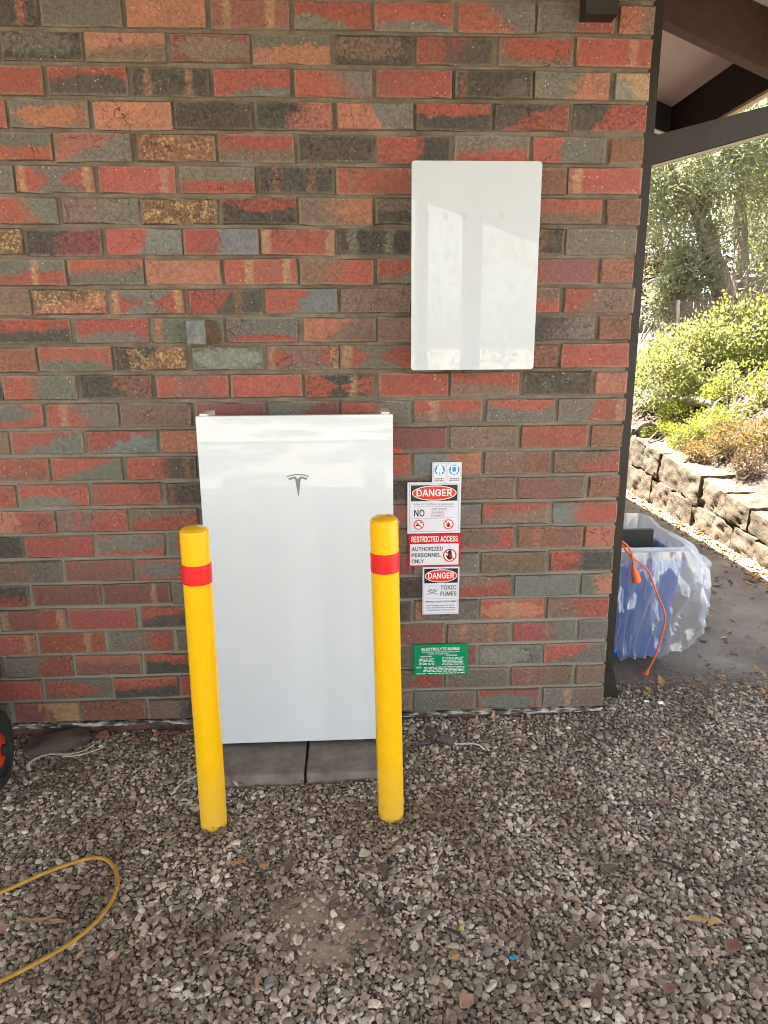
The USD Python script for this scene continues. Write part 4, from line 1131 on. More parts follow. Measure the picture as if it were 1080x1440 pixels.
# leaf and bark litter along the concrete edge and beyond
def litter(name, label, n, xf, zf, size, mats, seed, tilt=.3):
    q = np.random.default_rng(seed)
    x, y = xf(q, n)
    protos = [('leaf', leaf_plate(1.0, w, c_, 200 + k, 0.02, 7), mats[k % len(mats)]) for k, (w, c_) in enumerate(((.25, .3), (.35, -.3), (.18, .2), (.45, .4)))]
    s_ = size * np.exp(q.normal(0, .4, len(x)))
    instancer('/World/' + name, protos, np.column_stack([x, y, zf(x, y) + 0.004]), rand_quat(q, len(x), tilt), np.repeat(s_[:, None], 3, 1), q.integers(0, 4, len(x)), label=label, cat='leaf litter', kind='stuff')


STRAW = plain('straw_leaf_look', (0.36, 0.22, 0.10), 0.8, 0.3, 3)
litter('leaf_litter', 'pale dry leaf litter drifted along the retaining wall foot', 1500, lambda q, n: (1.585 - np.abs(q.normal(0, .075, n)), q.uniform(.9, 6, n)), path_z, 0.036, [STRAW, TAN_L, PINK_L, STRAW], 1)
litter('bark_litter', 'brown bark and leaf bits scattered where gravel meets concrete', 900, lambda q, n: (lambda u: (u, 0.12 + .05 * u + q.normal(0, .10, n) * (.5 + .7 * u)))(q.uniform(.05, 1.5, n)), lambda x, y: np.maximum(path_z(x, y), ground_z(x, y)) + .008, 0.017, [BRN_L, BRN_L, DRK_L, STRAW], 2)
litter('path_leaves', 'few scattered dry leaves on the concrete path', 420, lambda q, n: (q.uniform(.3, 1.5, n), q.uniform(.3, 3.5, n)), path_z, 0.021, [BRN_L, PINK_L, RED_L, BRN_L], 3)
litter('gravel_litter', 'small bits of bark and leaf strewn over the gravel', 900, lambda q, n: (q.uniform(-2.3, .9, n), q.uniform(-1.3, -.02, n)), lambda x, y: ground_z(x, y) + .012, 0.018, [BRN_L, PINK_L, DRK_L, BRN_L], 4)

# ------------------------------------------------------------------ machine at the left edge, mostly out of the picture
w0 = on(4, 1056, 1, -0.34)
mow = thing('lawn_mower', 'black machine wheel with orange hub at the left edge', 'lawn mower', (w0[0], -0.34, -0.05))
RUB = plain('rubber_look', (0.012, 0.012, 0.012), 0.7, 0.3, 60)
ORG_ = plain('orange_hub_look', (0.50, 0.035, 0.008), 0.4, 0.1)


def lathe_axis(prof, c, ax, seg=32):
    """Profile (radius, offset) turned round an axis direction ax through c."""
    ax = np.array(ax, float); ax /= np.linalg.norm(ax)
    a = np.cross(ax, [0, 0, 1.0]); a /= np.linalg.norm(a); b = np.cross(ax, a)
    ang = np.arange(seg) * 2 * PI / seg
    return outward(loft([np.array(c) + o * ax + rr * (np.cos(ang)[:, None] * a + np.sin(ang)[:, None] * b) for rr, o in prof]))


AX = np.array([0.985, 0.17, 0.0])
wc = np.array([w0[0] - 0.03, -0.34, w0[2]])
RW = 0.122
ty = obj('tyre', lathe_axis([(RW * .62, -.028), (RW * .9, -.03), (RW, -.018), (RW * 1.01, 0), (RW, .018), (RW * .9, .03), (RW * .70, .03), (RW * .62, .022)], wc, AX), RUB, mow, smooth=35)
hb = obj('hub', lathe_axis([(.02, -.02), (RW * .60, -.02), (RW * .60, .012), (RW * .52, .020), (RW * .2, .026), (.012, .028)], wc, AX), ORG_, ty, smooth=35)
obj('axle_cap', lathe_axis([(.018, .0285), (.018, .034), (.012, .037)], wc, AX, 16), RUB, ty, smooth=35)
dk = trimesh.creation.icosphere(3, 1.0); dk.vertices = np.sign(dk.vertices) * np.abs(dk.vertices) ** .55 * [.26, .22, .09]
dk.apply_transform(trimesh.transformations.rotation_matrix(.3, [0, 0, 1])); dk.apply_translation(wc + [-.34, .10, .10])
obj('deck', dk, RUB, mow, smooth=True)
en = trimesh.creation.icosphere(3, 1.0); en.vertices = np.sign(en.vertices) * np.abs(en.vertices) ** .5 * [.12, .12, .10]; en.apply_translation(wc + [-.36, .10, .27])
obj('engine', en, ORG_, mow, smooth=True)
gc = trimesh.creation.icosphere(3, 1.0); gc.vertices = np.sign(gc.vertices) * np.abs(gc.vertices) ** .5 * [.27, .30, .34]; gc.apply_translation([-2.52, -.40, .38])
obj('grass_catcher', gc, RUB, mow, smooth=True)
for s_ in (-1, 1):
    obj('handle', tube([wc + [-.45, .1 + s_ * .16, .12], wc + [-.75, .1 + s_ * .17, .5], wc + [-1.0, .1 + s_ * .17, .85]], .011), RUB, mow, smooth=True)
obj('handle_bar', tube([wc + [-1.0, .1 - .17, .85], wc + [-1.02, .1, .86], wc + [-1.0, .1 + .17, .85]], .012), RUB, mow, smooth=True)

# ------------------------------------------------------------------ bin with its plastic liner, and the orange cord hung over it
BC = np.array([0.275, 0.70]); BW, BD = 0.235, 0.235
binn = thing('blue_bin', 'blue plastic bin beside the wall corner', 'bin', (BC[0], BC[1], -0.05))
BLUE = plain('blue_bin_look', (0.012, 0.12, 0.46), 0.35, 0.1, 10)


def rr3(hw, hd, z, r_=0.05, k=8):
    q = rrect(2 * hw, 2 * hd, r_, k)
    return np.stack([BC[0] + q[:, 0], BC[1] + q[:, 1], np.full(len(q), z)], 1)


ZB, ZT = -0.048, 0.415
obj('body', loft([rr3(BW - .06, BD - .06, ZB + .02, .05), rr3(BW - .012, BD - .012, ZT - .01, .05), rr3(BW - .008, BD - .008, ZT, .05), rr3(BW, BD, ZT, .05), rr3(BW, BD, ZT - .03, .05), rr3(BW - .006, BD - .006, ZT - .03, .05), rr3(BW - .05, BD - .05, ZB, .05)], caps=False), BLUE, binn, smooth=40)
obj('floor', loft([rr3(BW - .055, BD - .055, ZB, .05), rr3(BW - .055, BD - .055, ZB + .022, .05)]), BLUE, binn)
bk = thing('black_panel', 'black panel standing inside the lined bin', 'panel', (0.27, 0.61, 0.0))
obj('sheet', bx(0.13, 0.405, 0.60, 0.625, 0.02, 0.515), plain('black_sheet_look', (0.006, 0.006, 0.006), 0.6), bk)

FILM = mat('clear_film_look', {'tc': ('geometry', {}), 'n': ('noise_texture', {'scale': 15.0, 'detail': 5.0, 'roughness': 0.55, 'type': 'ridged_multifractal', 'use_normalize': True, 'distortion': 0.7}), 'mp': ('mapping', {'scale': (1, 1, 0.4)}), 'b': ('bump', {'strength': 0.9, 'distance': 0.012}),
                               'tr': ('transparent_bsdf', {'color': (0.93, 0.95, 0.97)}), 'd': ('diffuse_bsdf', {'color': (0.80, 0.82, 0.85)}), 't': ('translucent_bsdf', {'color': (0.80, 0.82, 0.85)}), 'g': ('glossy_bsdf', {'color': (0.85, 0.87, 0.9), 'roughness': 0.12}),
                               'm1': ('mix_closure', {'fac': 0.45}), 'mr': ('map_range', {'from_min': 0.2, 'from_max': 1.0, 'to_min': 0.36, 'to_max': 0.58, 'clamp': True}), 'm2': ('mix_closure', {}), 'm3': ('mix_closure', {'fac': 0.16})},
           [('tc.position', 'mp.vector'), ('mp.vector', 'n.vector'), ('n.fac', 'b.height'), ('b.normal', 'g.normal'), ('b.normal', 'd.normal'), ('d.BSDF', 'm1.closure1'), ('t.BSDF', 'm1.closure2'), ('n.fac', 'mr.value'), ('mr.result', 'm2.fac'), ('tr.BSDF', 'm2.closure1'),
            ('m1.closure', 'm2.closure2'), ('m2.closure', 'm3.closure1'), ('g.BSDF', 'm3.closure2')], surface='m3.closure')
lin = thing('plastic_liner', 'clear plastic liner bag draped over the blue bin down to the ground', 'bag', (BC[0], BC[1], -0.05))
nA, nT = 420, 70
ang = np.linspace(0, 2 * PI, nA + 1)[:-1]
base = rrect(2, 2, 0.22, 56)                                # unit rounded square, resampled evenly below
s_ = np.r_[0, np.cumsum(np.linalg.norm(np.diff(np.vstack([base, base[:1]]), axis=0), axis=1))]
bp = np.vstack([base, base[:1]])
q = np.linspace(0, s_[-1], nA + 1)[:-1]
ub = np.stack([np.interp(q, s_, bp[:, 0]), np.interp(q, s_, bp[:, 1])], 1)
nrm = ub / np.linalg.norm(ub, axis=1, keepdims=True)
tt = np.r_[np.linspace(-0.55, 0, 14), np.linspace(0, 1, nT)[1:]]     # below 0: inside the bin, 0: over the rim, 1: the hem
rim_z = 0.462 + 0.018 * meshkit.fbm(np.stack([ub[:, 0] * 2 + 4, ub[:, 1] * 2, 0 * q], -1), 3, 3) + 0.05 * (ub[:, 1] > 0.3) * np.clip(ub[:, 1] - .3, 0, 1)
right = np.clip((ub[:, 0] - 0.55) / .45, 0, 1) * np.clip(1.2 - np.abs(ub[:, 1] + .1), 0, 1)
hem = -0.045 + 0.02 * meshkit.noise(np.stack([q * 3, 0 * q, 0 * q], -1), 2) + 0.20 * right + 0.03 * (ub[:, 0] < -.2)
V = []
for t_ in tt:
    fold = meshkit.fbm(np.stack([nrm[:, 0] * 5 + ub[:, 0] * 3, nrm[:, 1] * 5 + ub[:, 1] * 3, 0 * q + t_ * .6], -1), 4, 17) - .5
    fold2 = meshkit.fbm(np.stack([ub[:, 0] * 9, ub[:, 1] * 9, 0 * q + t_ * 2.2], -1), 3, 27) - .5
    cr_ = meshkit.fbm(np.stack([ub[:, 0] * 6 + t_ * 1.2, ub[:, 1] * 6 - t_ * .8, 0 * q + t_ * 1.5], -1), 2, 37)
    crease = (1 - np.abs(2 * cr_ - 1)) ** 3 - .35
    if t_ <= 0:
        o = -0.012 + 0.10 * t_ * 0.4 + .05 * fold * (-t_) * 2
        z = rim_z + t_ * 0.30
        if t_ > -0.08:
            z = rim_z - 0.004 * (t_ / .08) ** 2
    else:
        o = 0.014 + 0.018 * min(1, t_ * 6) + (0.10 * fold + .05 * fold2 + .055 * crease) * min(1, t_ * 3) + right * (0.112 * math.sin(min(1, t_ * 1.5) * PI / 2)) - 0.045 * t_ * (1 - right)
        z = rim_z + (hem - rim_z) * t_ + 0.012 * fold2 * min(1, t_ * 4)
    V.append(np.stack([BC[0] + ub[:, 0] * (BW + .004) + nrm[:, 0] * o, BC[1] + ub[:, 1] * (BD + .004) + nrm[:, 1] * o, z], 1))
obj('film', loft(V, caps=False), FILM, lin, smooth=True)

cord = thing('orange_extension_cord', 'orange extension cord with plug and socket hanging over the lined bin', 'cable', on(905, 950, 2, -0.04))
CORD = plain('orange_cord_look', (0.72, 0.13, 0.03), 0.4, 0.1, 30)
yb = lambda y: 0.405 - 0.05 * np.clip((y - 760) / 190, 0, 1)
cp_ = [on(x, y, 1, yb(y)) for x, y in ((840, 742), (858, 752), (873, 764), (888, 783), (902, 793), (913, 806), (920, 824), (927, 842), (934, 860), (935, 875), (930, 895), (924, 915), (917, 932), (911, 942))]
obj('cord', tube(spline(cp_, 70), 0.0042, 8), CORD, cord, smooth=True)
c2 = [on(x, y, 1, 0.392) for x, y in ((840, 748), (858, 753), (874, 761), (884, 770), (889, 783), (891, 796))]
obj('cord', tube(spline(c2, 40), 0.0042, 8), CORD, cord, smooth=True)


def flare(p0, p1, radii):
    p0, p1 = np.array(p0), np.array(p1)
    us = np.linspace(0, 1, len(radii))
    return tube([p0 + (p1 - p0) * u for u in us], radii, 16)


obj('socket', flare(on(890, 793, 1, 0.392), on(895.5, 818, 1, 0.388), [.006, .0085, .011, .0155, .0165, .0195, .0185]), CORD, cord, smooth=35)
pl0, pl1 = np.array(on(911.5, 941, 1, yb(941))), np.array(on(906, 952, 1, yb(955) - .01))
obj('plug', flare(pl0, pl1, [.005, .007, .009, .012, .0145, .0165, .0155]), CORD, cord, smooth=35)
dn = (pl1 - pl0) / np.linalg.norm(pl1 - pl0)
for s_ in (-1, 0, 1):
    e = pl1 + RGT * .006 * s_
    obj('pin', tube([e, e + dn * .007, e + dn * .014], .0018, 6), plain(f'pin_look_{s_ + 1}', (.7, .68, .62), .25, .03, 10, 0, 200, .5, 1.0), cord)

# ------------------------------------------------------------------ retaining wall
SANDST = mat('sandstone_look', {'g': ('geometry', {}), 'o': ('object_info', {}), 'n': ('noise_texture', {'scale': 7.0, 'detail': 7.0, 'roughness': 0.68}), 'n2': ('noise_texture', {'scale': 70.0, 'detail': 5.0, 'roughness': 0.7}),
                                'r': ('rgb_ramp', {'ramp': [(0.28, (0.045, 0.034, 0.024)), (0.48, (0.095, 0.074, 0.050)), (0.70, (0.145, 0.117, 0.083))]}), 'mr': ('map_range', {'from_min': 0, 'from_max': 1, 'to_min': 0.8, 'to_max': 1.15}), 'm': ('mix', {'mix_type': 'multiply', 'fac': 1.0}),
                                'b': ('bump', {'strength': 0.8, 'distance': 0.02}), 'a': ('math', {'math_type': 'add'}), 'p': ('principled_bsdf', {'roughness': 0.95, 'specular_ior_level': 0.2})},
             [('g.position', 'n.vector'), ('g.position', 'n2.vector'), ('n.fac', 'r.fac'), ('o.random', 'mr.value'), ('r.color', 'm.color1'), ('mr.result', 'm.color2'), ('m.color', 'p.base_color'), ('n.fac', 'a.value1'), ('n2.fac', 'a.value2'), ('a.value', 'b.height'), ('b.normal', 'p.normal')], surface='p.BSDF')
rw = thing('retaining_wall', 'low sunlit sandstone block retaining wall along the path', 'retaining wall', (1.6, 2.5, -0.05))
rq = np.random.default_rng(5)


def stone_block(y0, y1, zb0, zb1, zt0, zt1, xf, depth, seed):
    m = trimesh.creation.box([2, 2, 2])
    for _ in range(4):
        m = m.subdivide()
    v = m.vertices
    w = np.sign(v) * np.abs(v) ** 1.0
    rnd = v / np.linalg.norm(v, axis=1, keepdims=True)
    w = 0.92 * v + 0.08 * rnd * 1.3
    u = (w[:, 1] + 1) / 2; tz = (w[:, 2] + 1) / 2
    y = y0 + (y1 - y0) * u
    zb = zb0 + (zb1 - zb0) * u; zt = zt0 + (zt1 - zt0) * u
    z = zb + (zt - zb) * tz
    x = xf + depth * (w[:, 0] + 1) / 2 + 0.05 * (z + .05)
    p_ = np.stack([x, y, z], 1)
    dsp = (meshkit.fbm(p_ * 6 + seed, 3, seed) - .5) * .042 + (meshkit.fbm(p_ * 22 + seed, 3, seed + 1) - .5) * .035
    n_ = m.vertex_normals
    m.vertices = p_ + n_ * dsp[:, None]
    return m


y = 0.35
ph = rq.uniform(0, .2)
for course in (0, 1):
    y = 0.30 + (0.12 if course else 0)
    while y < 7.5:
        L_ = rq.uniform(.26, .5)
        y1 = y + L_
        mid = lambda q: -0.06 + (float(wall_top(q)) + .06) * .52
        j = [rq.normal(0, .012) for _ in range(3)]
        if course == 0:
            zz = (-.08, -.08, mid(y) + j[0] - .004, mid(y1) + j[1] - .004)
        else:
            zz = (mid(y) + j[0] + .006, mid(y1) + j[1] + .006, float(wall_top(y)) + .01 + j[2] * 1.8, float(wall_top(y1)) + .01 + j[2])
        obj('stone', stone_block(y + .001, y1 - .001, *zz, 1.60 + rq.normal(0, .006) + .004 * course, .22 + .04 * course, int(rq.integers(1, 999))), SANDST, rw, smooth=45)
        y = y1

fl = bx(0, 1, 0.35, 7.4, 0, 1); fv_ = fl.vertices.copy()
fl.vertices = np.stack([1.634 + fv_[:, 0] * .17, fv_[:, 1], np.where(fv_[:, 2] < .5, -.2, wall_top(fv_[:, 1]) - .035)], 1)
obj('fill', fl, SANDST, rw, label='rubble fill showing in the joints between the blocks')

# ------------------------------------------------------------------ planting
def leaf_material(name, a, b, trans=0.45, var=0.25):
    return mat(name, {'g': ('geometry', {}), 'r': ('rgb_ramp', {'ramp': [(0.0, a), (1.0, b)]}), 'p': ('principled_bsdf', {'roughness': 0.5, 'specular_ior_level': 0.35}), 't': ('translucent_bsdf', {}), 'm': ('mix_closure', {'fac': trans})},
               [('g.random_per_island', 'r.fac'), ('r.color', 'p.base_color'), ('r.color', 't.color'), ('p.BSDF', 'm.closure1'), ('t.BSDF', 'm.closure2')], surface='m.closure')


LV_YEL = leaf_material('shrub_leaf_look', (0.20, 0.21, 0.062), (0.34, 0.33, 0.105), 0.5)
LV_LIME = leaf_material('lime_leaf_look', (0.20, 0.215, 0.03), (0.33, 0.33, 0.055), 0.5)
LV_WATTLE = leaf_material('wattle_leaf_look', (0.27, 0.285, 0.16), (0.45, 0.455, 0.29), 0.6)
LV_DARK = leaf_material('dark_leaf_look', (0.06, 0.075, 0.035), (0.15, 0.165, 0.08), 0.4)
LV_RUST = leaf_material('rust_leaf_look', (0.17, 0.115, 0.035), (0.30, 0.17, 0.055), 0.45)
LV_BRN = leaf_material('dry_foliage_look', (0.12, 0.08, 0.04), (0.24, 0.16, 0.075), 0.3)
LV_WHITE = leaf_material('white_petal_look', (0.55, 0.56, 0.52), (0.75, 0.75, 0.72), 0.3)
BARK = mat('bark_look', {'g': ('geometry', {}), 'mp': ('mapping', {'scale': (1, 1, 0.22)}), 'n': ('noise_texture', {'scale': 22.0, 'detail': 7.0, 'roughness': 0.7}), 'r': ('rgb_ramp', {'ramp': [(0.3, (0.05, 0.036, 0.028)), (0.5, (0.16, 0.12, 0.095)), (0.72, (0.34, 0.28, 0.23))]}),
                         'b': ('bump', {'distance': 0.03}), 'p': ('principled_bsdf', {'roughness': 0.9})},
           [('g.position', 'mp.vector'), ('mp.vector', 'n.vector'), ('n.fac', 'r.fac'), ('r.color', 'p.base_color'), ('n.fac', 'b.height'), ('b.normal', 'p.normal')], surface='p.BSDF')
PALEBARK = plain('pale_bark_look', (0.36, 0.32, 0.27), 0.85, 0.3, 20, 0.004, 60)


def leaves(p, d, L, W, r_):
    """Folded leaf blades: at points p, along directions d; two triangles each side of the midrib."""
    n = len(p)
    d = d / np.linalg.norm(d, axis=1, keepdims=True)
    s = np.cross(d, r_.normal(size=(n, 3))); s /= np.linalg.norm(s, axis=1, keepdims=True)
    nn = np.cross(s, d)
    L = np.broadcast_to(L, (n,))[:, None]; W = np.broadcast_to(W, (n,))[:, None]
    v = np.stack([p, p + d * L * .45 + s * W / 2 + nn * W * .15, p + d * L, p + d * L * .45 - s * W / 2 + nn * W * .15], 1).reshape(-1, 3)
    a = np.arange(n) * 4
    f = np.vstack([np.stack([a, a + 1, a + 2], 1), np.stack([a, a + 2, a + 3], 1)])
    return trimesh.Trimesh(v, f, process=False)


def sprays(centres, radii, n, L, W, seed, per=14, spread=.10, droop=0.0, shell=0.55, freq=2.5, gap=0.42):
    """Foliage: sprays of leaves through ellipsoids, thinned by noise so that clumps and gaps form."""
    r_ = np.random.default_rng(seed)
    C_, R_ = np.array(centres, float), np.array(radii, float)
    vol = R_.prod(1); pick = r_.choice(len(C_), n // per * 2, p=vol / vol.sum())
    u = r_.normal(size=(len(pick), 3)); u /= np.linalg.norm(u, axis=1, keepdims=True)
    rad = r_.uniform(shell ** 3, 1, len(pick)) ** (1 / 3)
    c = C_[pick] + R_[pick] * u * rad[:, None]
    keep = meshkit.fbm(c * freq + seed, 3, seed) > gap
    c, u = c[keep][:n // per], u[keep][:n // per]
    pts = np.repeat(c, per, 0) + r_.normal(0, spread, (len(c) * per, 3)) * [1, 1, .8]
    ax = np.repeat(u + r_.normal(0, .4, u.shape) + [0, 0, .35 - droop], per, 0)
    d = ax + r_.normal(0, .75, ax.shape)
    m_ = len(pts)
    return leaves(pts, d, L * np.exp(r_.normal(0, .25, m_)), W * np.exp(r_.normal(0, .2, m_)), r_)


def bush(name, label, cat, base, mat_leaf, centres, radii, n, L, W, seed, stems=6, bark=BARK, **kw):
    t = thing(name, label, cat, base)
    fo = sprays(centres, radii, n, L, W, seed, **kw)
    obj('foliage', fo, mat_leaf, t)
    r_ = np.random.default_rng(seed + 1)
    ms = []
    base = np.array(base, float)
    for k in range(stems):
        j = k % len(centres)
        e = np.array(centres[j]) + np.array(radii[j]) * r_.uniform(-.7, .7, 3)
        b = base + [r_.normal(0, .13), r_.normal(0, .08), -.06]
        mid = (b + e) / 2 + r_.normal(0, .06, 3) * np.linalg.norm(e - b)
        ms.append(tube(spline([b, mid, e], 8), np.linspace(.007, .003, 8) * (1 + np.linalg.norm(e - b) * .5), 5))
    obj('stems', cat3(ms), bark, t, smooth=True)
    return t


def on_bed(x, y):
    """Where the sight line of a pixel of the photograph meets the garden bed (or the top of the retaining wall)."""
    d = ray(x, y)
    for t in np.arange(3.0, 12.0, 0.01):
        p = CAM + d * t
        if p[0] > 1.62 and p[2] < float(bed_z(p[0], p[1])):
            return p
    return CAM + d * 6


def W3(x, y, d):
    return np.array(on(x, y, 1, d))


def at(px, d):
    q = W3(*px, d)
    return q


# yellow-green shrub behind the wall: three lobes
cs = [at((925, 535), 4.4), at((980, 505), 4.5), at((1045, 480), 4.6), at((1090, 480), 4.5), at((1000, 545), 4.2), at((1120, 520), 4.3), at((955, 505), 4.8)]
b0 = np.array([cs[1][0] + .1, 4.5, float(bed_z(cs[1][0], 4.5))])
bush('shrub', 'pale yellow-green rounded shrub behind the retaining wall', 'shrub', b0, LV_YEL, cs, [(.42, .45, .30), (.5, .5, .38), (.55, .5, .42), (.5, .5, .42), (.45, .4, .25), (.5, .5, .4), (.3, .3, .3)], 21000, .040, .022, 11, 14, per=10, spread=.045, shell=.5, gap=.40, freq=4)
cs = [at((1035, 555), 3.7), at((1080, 545), 3.6), at((1070, 580), 3.5), at((1010, 570), 3.9)]
b1 = np.array([cs[0][0], 3.6, float(bed_z(cs[0][0], 3.6))])
bush('shrub', 'brighter lime shrub with bare pale stems in front of the yellow-green one', 'shrub', b1, LV_LIME, cs, [(.24, .25, .24), (.26, .25, .26), (.26, .22, .2), (.2, .2, .16)], 4200, .035, .018, 12, 26, PALEBARK, per=10, spread=.04, shell=.6, gap=.47, freq=5)
for k, (px, d, rr_, n_, mt, lab, nm) in enumerate((
        ((950, 580), 3.5, (.16, .16, .10), 1500, LV_LIME, 'lime green low plant in front of the pale log', 'low_plant'),
        ((962, 612), 3.0, (.17, .16, .12), 1700, LV_LIME, 'lime green plant spilling towards the wall top, middle one', 'low_plant'),
        ((937, 598), 3.3, (.10, .10, .06), 800, LV_LIME, 'small lime tuft beside the curved dark root', 'low_plant'),
        ((914, 606), 3.6, (.08, .08, .06), 600, LV_LIME, 'small lime tuft at the far left of the bed by the brown post', 'low_plant'),
        ((1003, 598), 3.0, (.20, .18, .14), 1800, LV_LIME, 'yellowish plant right of the middle lime plant', 'low_plant'),
        ((1000, 632), 2.45, (.20, .16, .10), 2300, LV_RUST, 'orange-tipped heath plant on the wall top, nearer one', 'heath_plant'),
        ((1035, 618), 2.7, (.20, .18, .14), 2200, LV_RUST, 'orange-brown heath plant behind the nearer one', 'heath_plant'),
        ((1062, 650), 2.3, (.16, .16, .11), 1700, LV_BRN, 'dull brown-green heath plant near the right edge', 'heath_plant'),
        ((1085, 622), 2.3, (.20, .2, .16), 2000, LV_RUST, 'olive and orange heath clump at the very right edge', 'heath_plant'))):
    c = on_bed(px[0], px[1] + 10)
    bz, d = c[2], c[1]
    c[2] += rr_[2] * .45
    bush(nm, lab, 'plant', (c[0], d, bz), mt, [c], [rr_], n_, .026, .010, 40 + k, 7, per=8, spread=.022, shell=.35, gap=.40, freq=8)
c = on_bed(920, 575)
c[2] += .05
bush('flowering_plant', 'plant with clustered white flowers at the left of the bed', 'plant', (c[0], c[1], c[2] - .05), LV_WHITE, [c, c + [.12, -.12, .0], c + [-.04, .2, .06]], [(.10, .08, .07), (.08, .08, .05), (.08, .08, .05)], 420, .05, .035, 60, 6, per=10, spread=.025, shell=.2, gap=.3)
# logs
p0, p1 = on_bed(952, 572) + [0, 0, .04], on_bed(1005, 576) + [0, 0, .04]
obj('log', tube(spline([p0 + [0, 0, -.01], (p0 + p1) / 2 + [0, 0, .02], p1], 10), np.array([.03, .045, .05, .05, .048, .05, .045, .04, .035, .02]), 10), PALEBARK, smooth=True, label='weathered pale log lying among the low plants', cat='log')
p0 = [on_bed(899, 616) * [1, 0, 1] + [0, on_bed(899, 616)[1], 0]]
p0 = [at(q, p0[0][1]) for q in ((899, 618), (897, 606), (903, 598), (914, 596), (923, 602))]
obj('root', tube(spline(p0, 14), np.linspace(.028, .016, 14), 8), BARK, smooth=True, label='curved dark root arching on the wall top at left', cat='root')

# wattle tree
tree = thing('wattle_tree', 'large silvery-green wattle tree with rough leaning trunks behind the shrubs', 'tree', at((1028, 470), 6.6))
A = lambda x, y, d=6.6: at((x, y), d)
limbs = [([A(1034, 520), A(1026, 445), A(1010, 390, 6.5), A(995, 335, 6.4), A(985, 285, 6.3), A(990, 220, 6.3)], .17, .07),
         ([A(1030, 510), A(1034, 430), A(1042, 370, 6.7), A(1040, 300, 6.9), A(1060, 220, 7)], .13, .06),
         ([A(1012, 400, 6.5), A(985, 320, 6.2), A(960, 260, 6.0), A(930, 220, 5.9)], .08, .03)]
obj('trunk', cat3([tube(spline(p_, 16), np.linspace(a_, b_, 16) * (1 + .12 * np.sin(np.arange(16) * 2.1)), 12) for p_, a_, b_ in limbs]), BARK, tree, smooth=True)
br = [([A(995, 420, 6.5), A(968, 412, 6.3), A(945, 398, 6.2), A(928, 392, 6.1)], .035, .018, BARK), ([A(1038, 395), A(1052, 380, 6.3), A(1068, 360, 6.2), A(1090, 352, 6.1)], .022, .008, PALEBARK), ([A(1052, 380, 6.3), A(1075, 385, 6.2), A(1095, 392, 6.1)], .014, .006, PALEBARK),
      ([A(1036, 415), A(1055, 440, 6.2), A(1075, 455, 6.1)], .014, .006, PALEBARK), ([A(930, 392, 6.1), A(915, 395, 6), A(895, 408, 6)], .02, .008, PALEBARK), ([A(1000, 345, 6.4), A(1015, 330, 6.2), A(1045, 318, 6)], .018, .007, PALEBARK)]
for p_, a_, b_, m_ in br:
    obj('branch', tube(spline(p_, 12), np.linspace(a_, b_, 12), 7), m_, tree, smooth=True)
cc = [A(930, 255, 6.0), A(985, 235, 6.0), A(1050, 225, 6.2), A(1120, 240, 6.3), A(955, 320, 6.4), A(1060, 300, 7.2), A(1010, 170, 6.6), A(930, 165, 6.8), A(1090, 150, 6.8), A(1130, 330, 6.8), A(880, 250, 6.4), A(1000, 300, 7.4), A(985, 360, 5.9), A(1030, 330, 6.0), A(1065, 390, 6.2), A(940, 385, 6.2)]
rr2 = [(.55, .6, .55), (.6, .6, .5), (.6, .6, .55), (.6, .6, .7), (.4, .4, .32), (.6, .5, .45), (.8, .8, .6), (.8, .7, .6), (.8, .8, .6), (.5, .5, .4), (.5, .5, .5), (.5, .4, .35), (.28, .25, .3), (.35, .3, .3), (.3, .25, .25), (.35, .3, .3)]
obj('crown', sprays(cc, rr2, 36000, .10, .017, 71, per=12, spread=.11, droop=.45, shell=.3, freq=2.2, gap=.40), LV_WATTLE, tree)
# smaller things behind
bush('dry_bush', 'thin bush with dry orange-brown leaves left of the tree', 'shrub', at((930, 470), 6.9), LV_BRN, [A(920, 310, 6.9), A(945, 360, 6.9), A(915, 390, 6.9)], [(.35, .3, .35), (.35, .3, .3), (.3, .3, .3)], 2600, .07, .03, 81, 14, PALEBARK, per=8, spread=.07, gap=.45)
bush('green_bush', 'pale leafy bush below the dark branch left of the trunk', 'shrub', at((950, 475), 6.2), LV_WATTLE, [A(945, 425, 6.2), A(970, 385, 6.3), A(985, 440, 6.1)], [(.30, .3, .26), (.28, .3, .28), (.2, .2, .2)], 3400, .055, .030, 82, 8, per=9, spread=.06, gap=.44)
obj('garden_stake', tube([A(952, 500, 5.9), A(953, 460, 5.9), A(954, 422, 5.9)], .018, 8), PALEBARK, smooth=True, label='pale upright stake left of the tree trunk', cat='stake')
bush('lime_bush', 'bright lime bush high at the right edge behind the tree', 'shrub', at((1095, 420), 7.6), LV_LIME, [A(1075, 275, 7.6), A(1100, 330, 7.6), A(1085, 215, 7.8)], [(.35, .3, .45), (.4, .3, .4), (.3, .3, .3)], 5000, .07, .03, 83, 8, per=9, spread=.08, gap=.42)
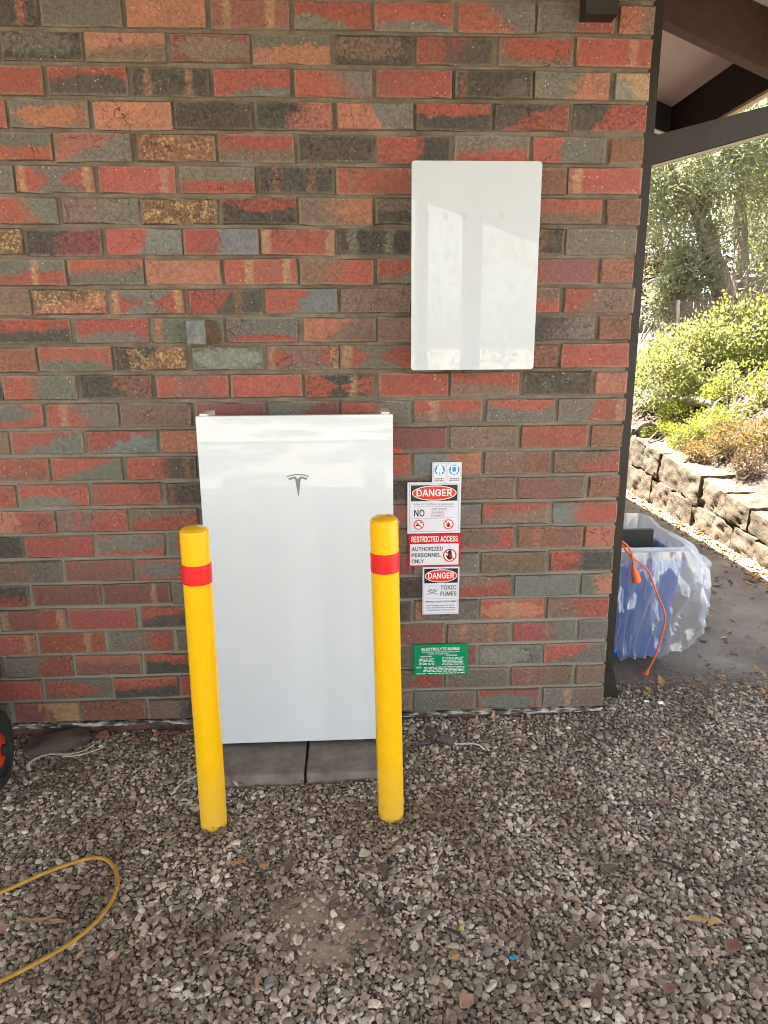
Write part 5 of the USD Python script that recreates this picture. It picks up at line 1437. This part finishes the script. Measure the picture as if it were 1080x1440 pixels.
# timber fence
fence = thing('paling_fence', 'weathered grey-brown timber paling fence behind the tree', 'fence', at((1060, 460), 8.6))
PALING = plain('paling_look', (0.085, 0.062, 0.047), 0.9, 0.4, 9, 0.003, 40)
f0, f1 = at((1034, 386), 8.8), at((1110, 380), 8.3)
fx0 = f0 - (f1 - f0) * 3.2
dirf = (f1 - f0)[:2] / np.linalg.norm((f1 - f0)[:2])
Lf = np.linalg.norm((f1 - f0)[:2]); nf = 46
rf = np.random.default_rng(9)
for k in range(nf):
    c = fx0[:2] + dirf * .108 * k
    zt = f0[2] + rf.normal(0, .03) - (0.25 if k < 22 else 0)
    m = bx(-.049, .049, -.008, .008, -.3, zt)
    m.vertices[:, 0] += rf.normal(0, .006) * (m.vertices[:, 2] > 0)
    m.apply_transform(trimesh.transformations.rotation_matrix(math.atan2(dirf[1], dirf[0]) + rf.normal(0, .04), [0, 0, 1]))
    m.apply_translation([c[0], c[1], 0])
    obj('paling', m, PALING, fence)
e0_, e1_ = fx0[:2], fx0[:2] + dirf * .108 * nf
for zr in (0.35, 1.35):
    obj('rail', tube([[e0_[0], e0_[1] + .05, zr], [(e0_[0] + e1_[0]) / 2, (e0_[1] + e1_[1]) / 2 + .05, zr], [e1_[0], e1_[1] + .05, zr]], .035, 4), PALING, fence)
# the growth beyond the fence
obj('background_trees', cat3([sprays([(x_, 11.5 + (k % 2) * .8, z_) for k, x_ in enumerate(np.arange(-1, 13, 1.3)) for z_ in (1.2, 2.8, 4.4)], [(1.1, .8, 1.0)] * 33, 26000, .17, .06, 91, per=12, spread=.16, shell=.1, gap=.33, freq=1.4)]), LV_DARK, label='dense dark green growth beyond the fence', cat='trees', kind='stuff')

# ------------------------------------------------------------------ the yard behind the camera (seen in the glass)
LAWN = plain('lawn_look', (0.27, 0.25, 0.18), 0.95, 0.35, 3)
obj('back_lawn', grid_mesh(np.linspace(-50, 50, 20), np.linspace(-60, -7.5, 16), lambda x, y: -0.015 + 0 * x), LAWN, kind='structure')
obj('back_trees', cat3([sprays([(x_, -15.5 + (k % 3) * 1.3, z_) for k, x_ in enumerate(np.arange(-16, 17, 2.2)) for z_ in (1.0, 2.6)], [(1.7, 1.3, 1.1)] * 30, 14000, .20, .08, 92, per=10, spread=.3, shell=.2, gap=.3, freq=.9)]), LV_WATTLE, label='band of sunlit trees across the yard reflected in the white cabinet glass', cat='trees', kind='stuff')
yt = thing('yard_tree', 'spreading tree in the yard facing the cabinets', 'tree', (-4.4, -5.0, -0.05))
obj('trunk', tube(spline([(-4.4, -5.0, -.1), (-4.2, -4.9, 1.4), (-3.6, -4.7, 2.6), (-2.8, -4.5, 3.4)], 14), np.linspace(.14, .05, 14), 10), BARK, yt, smooth=True)
ry = np.random.default_rng(77)
cl = np.column_stack([ry.uniform(-4.4, -0.6, 34), ry.uniform(-8.5, -2.9, 34), ry.uniform(3.3, 4.3, 34)])
obj('crown', sprays(cl, [(a_, a_ * .9, a_ * .5) for a_ in ry.uniform(.25, .65, 34)], 11000, .13, .055, 93, per=9, spread=.09, shell=.1, gap=.36, freq=1.8), LV_WATTLE, yt)
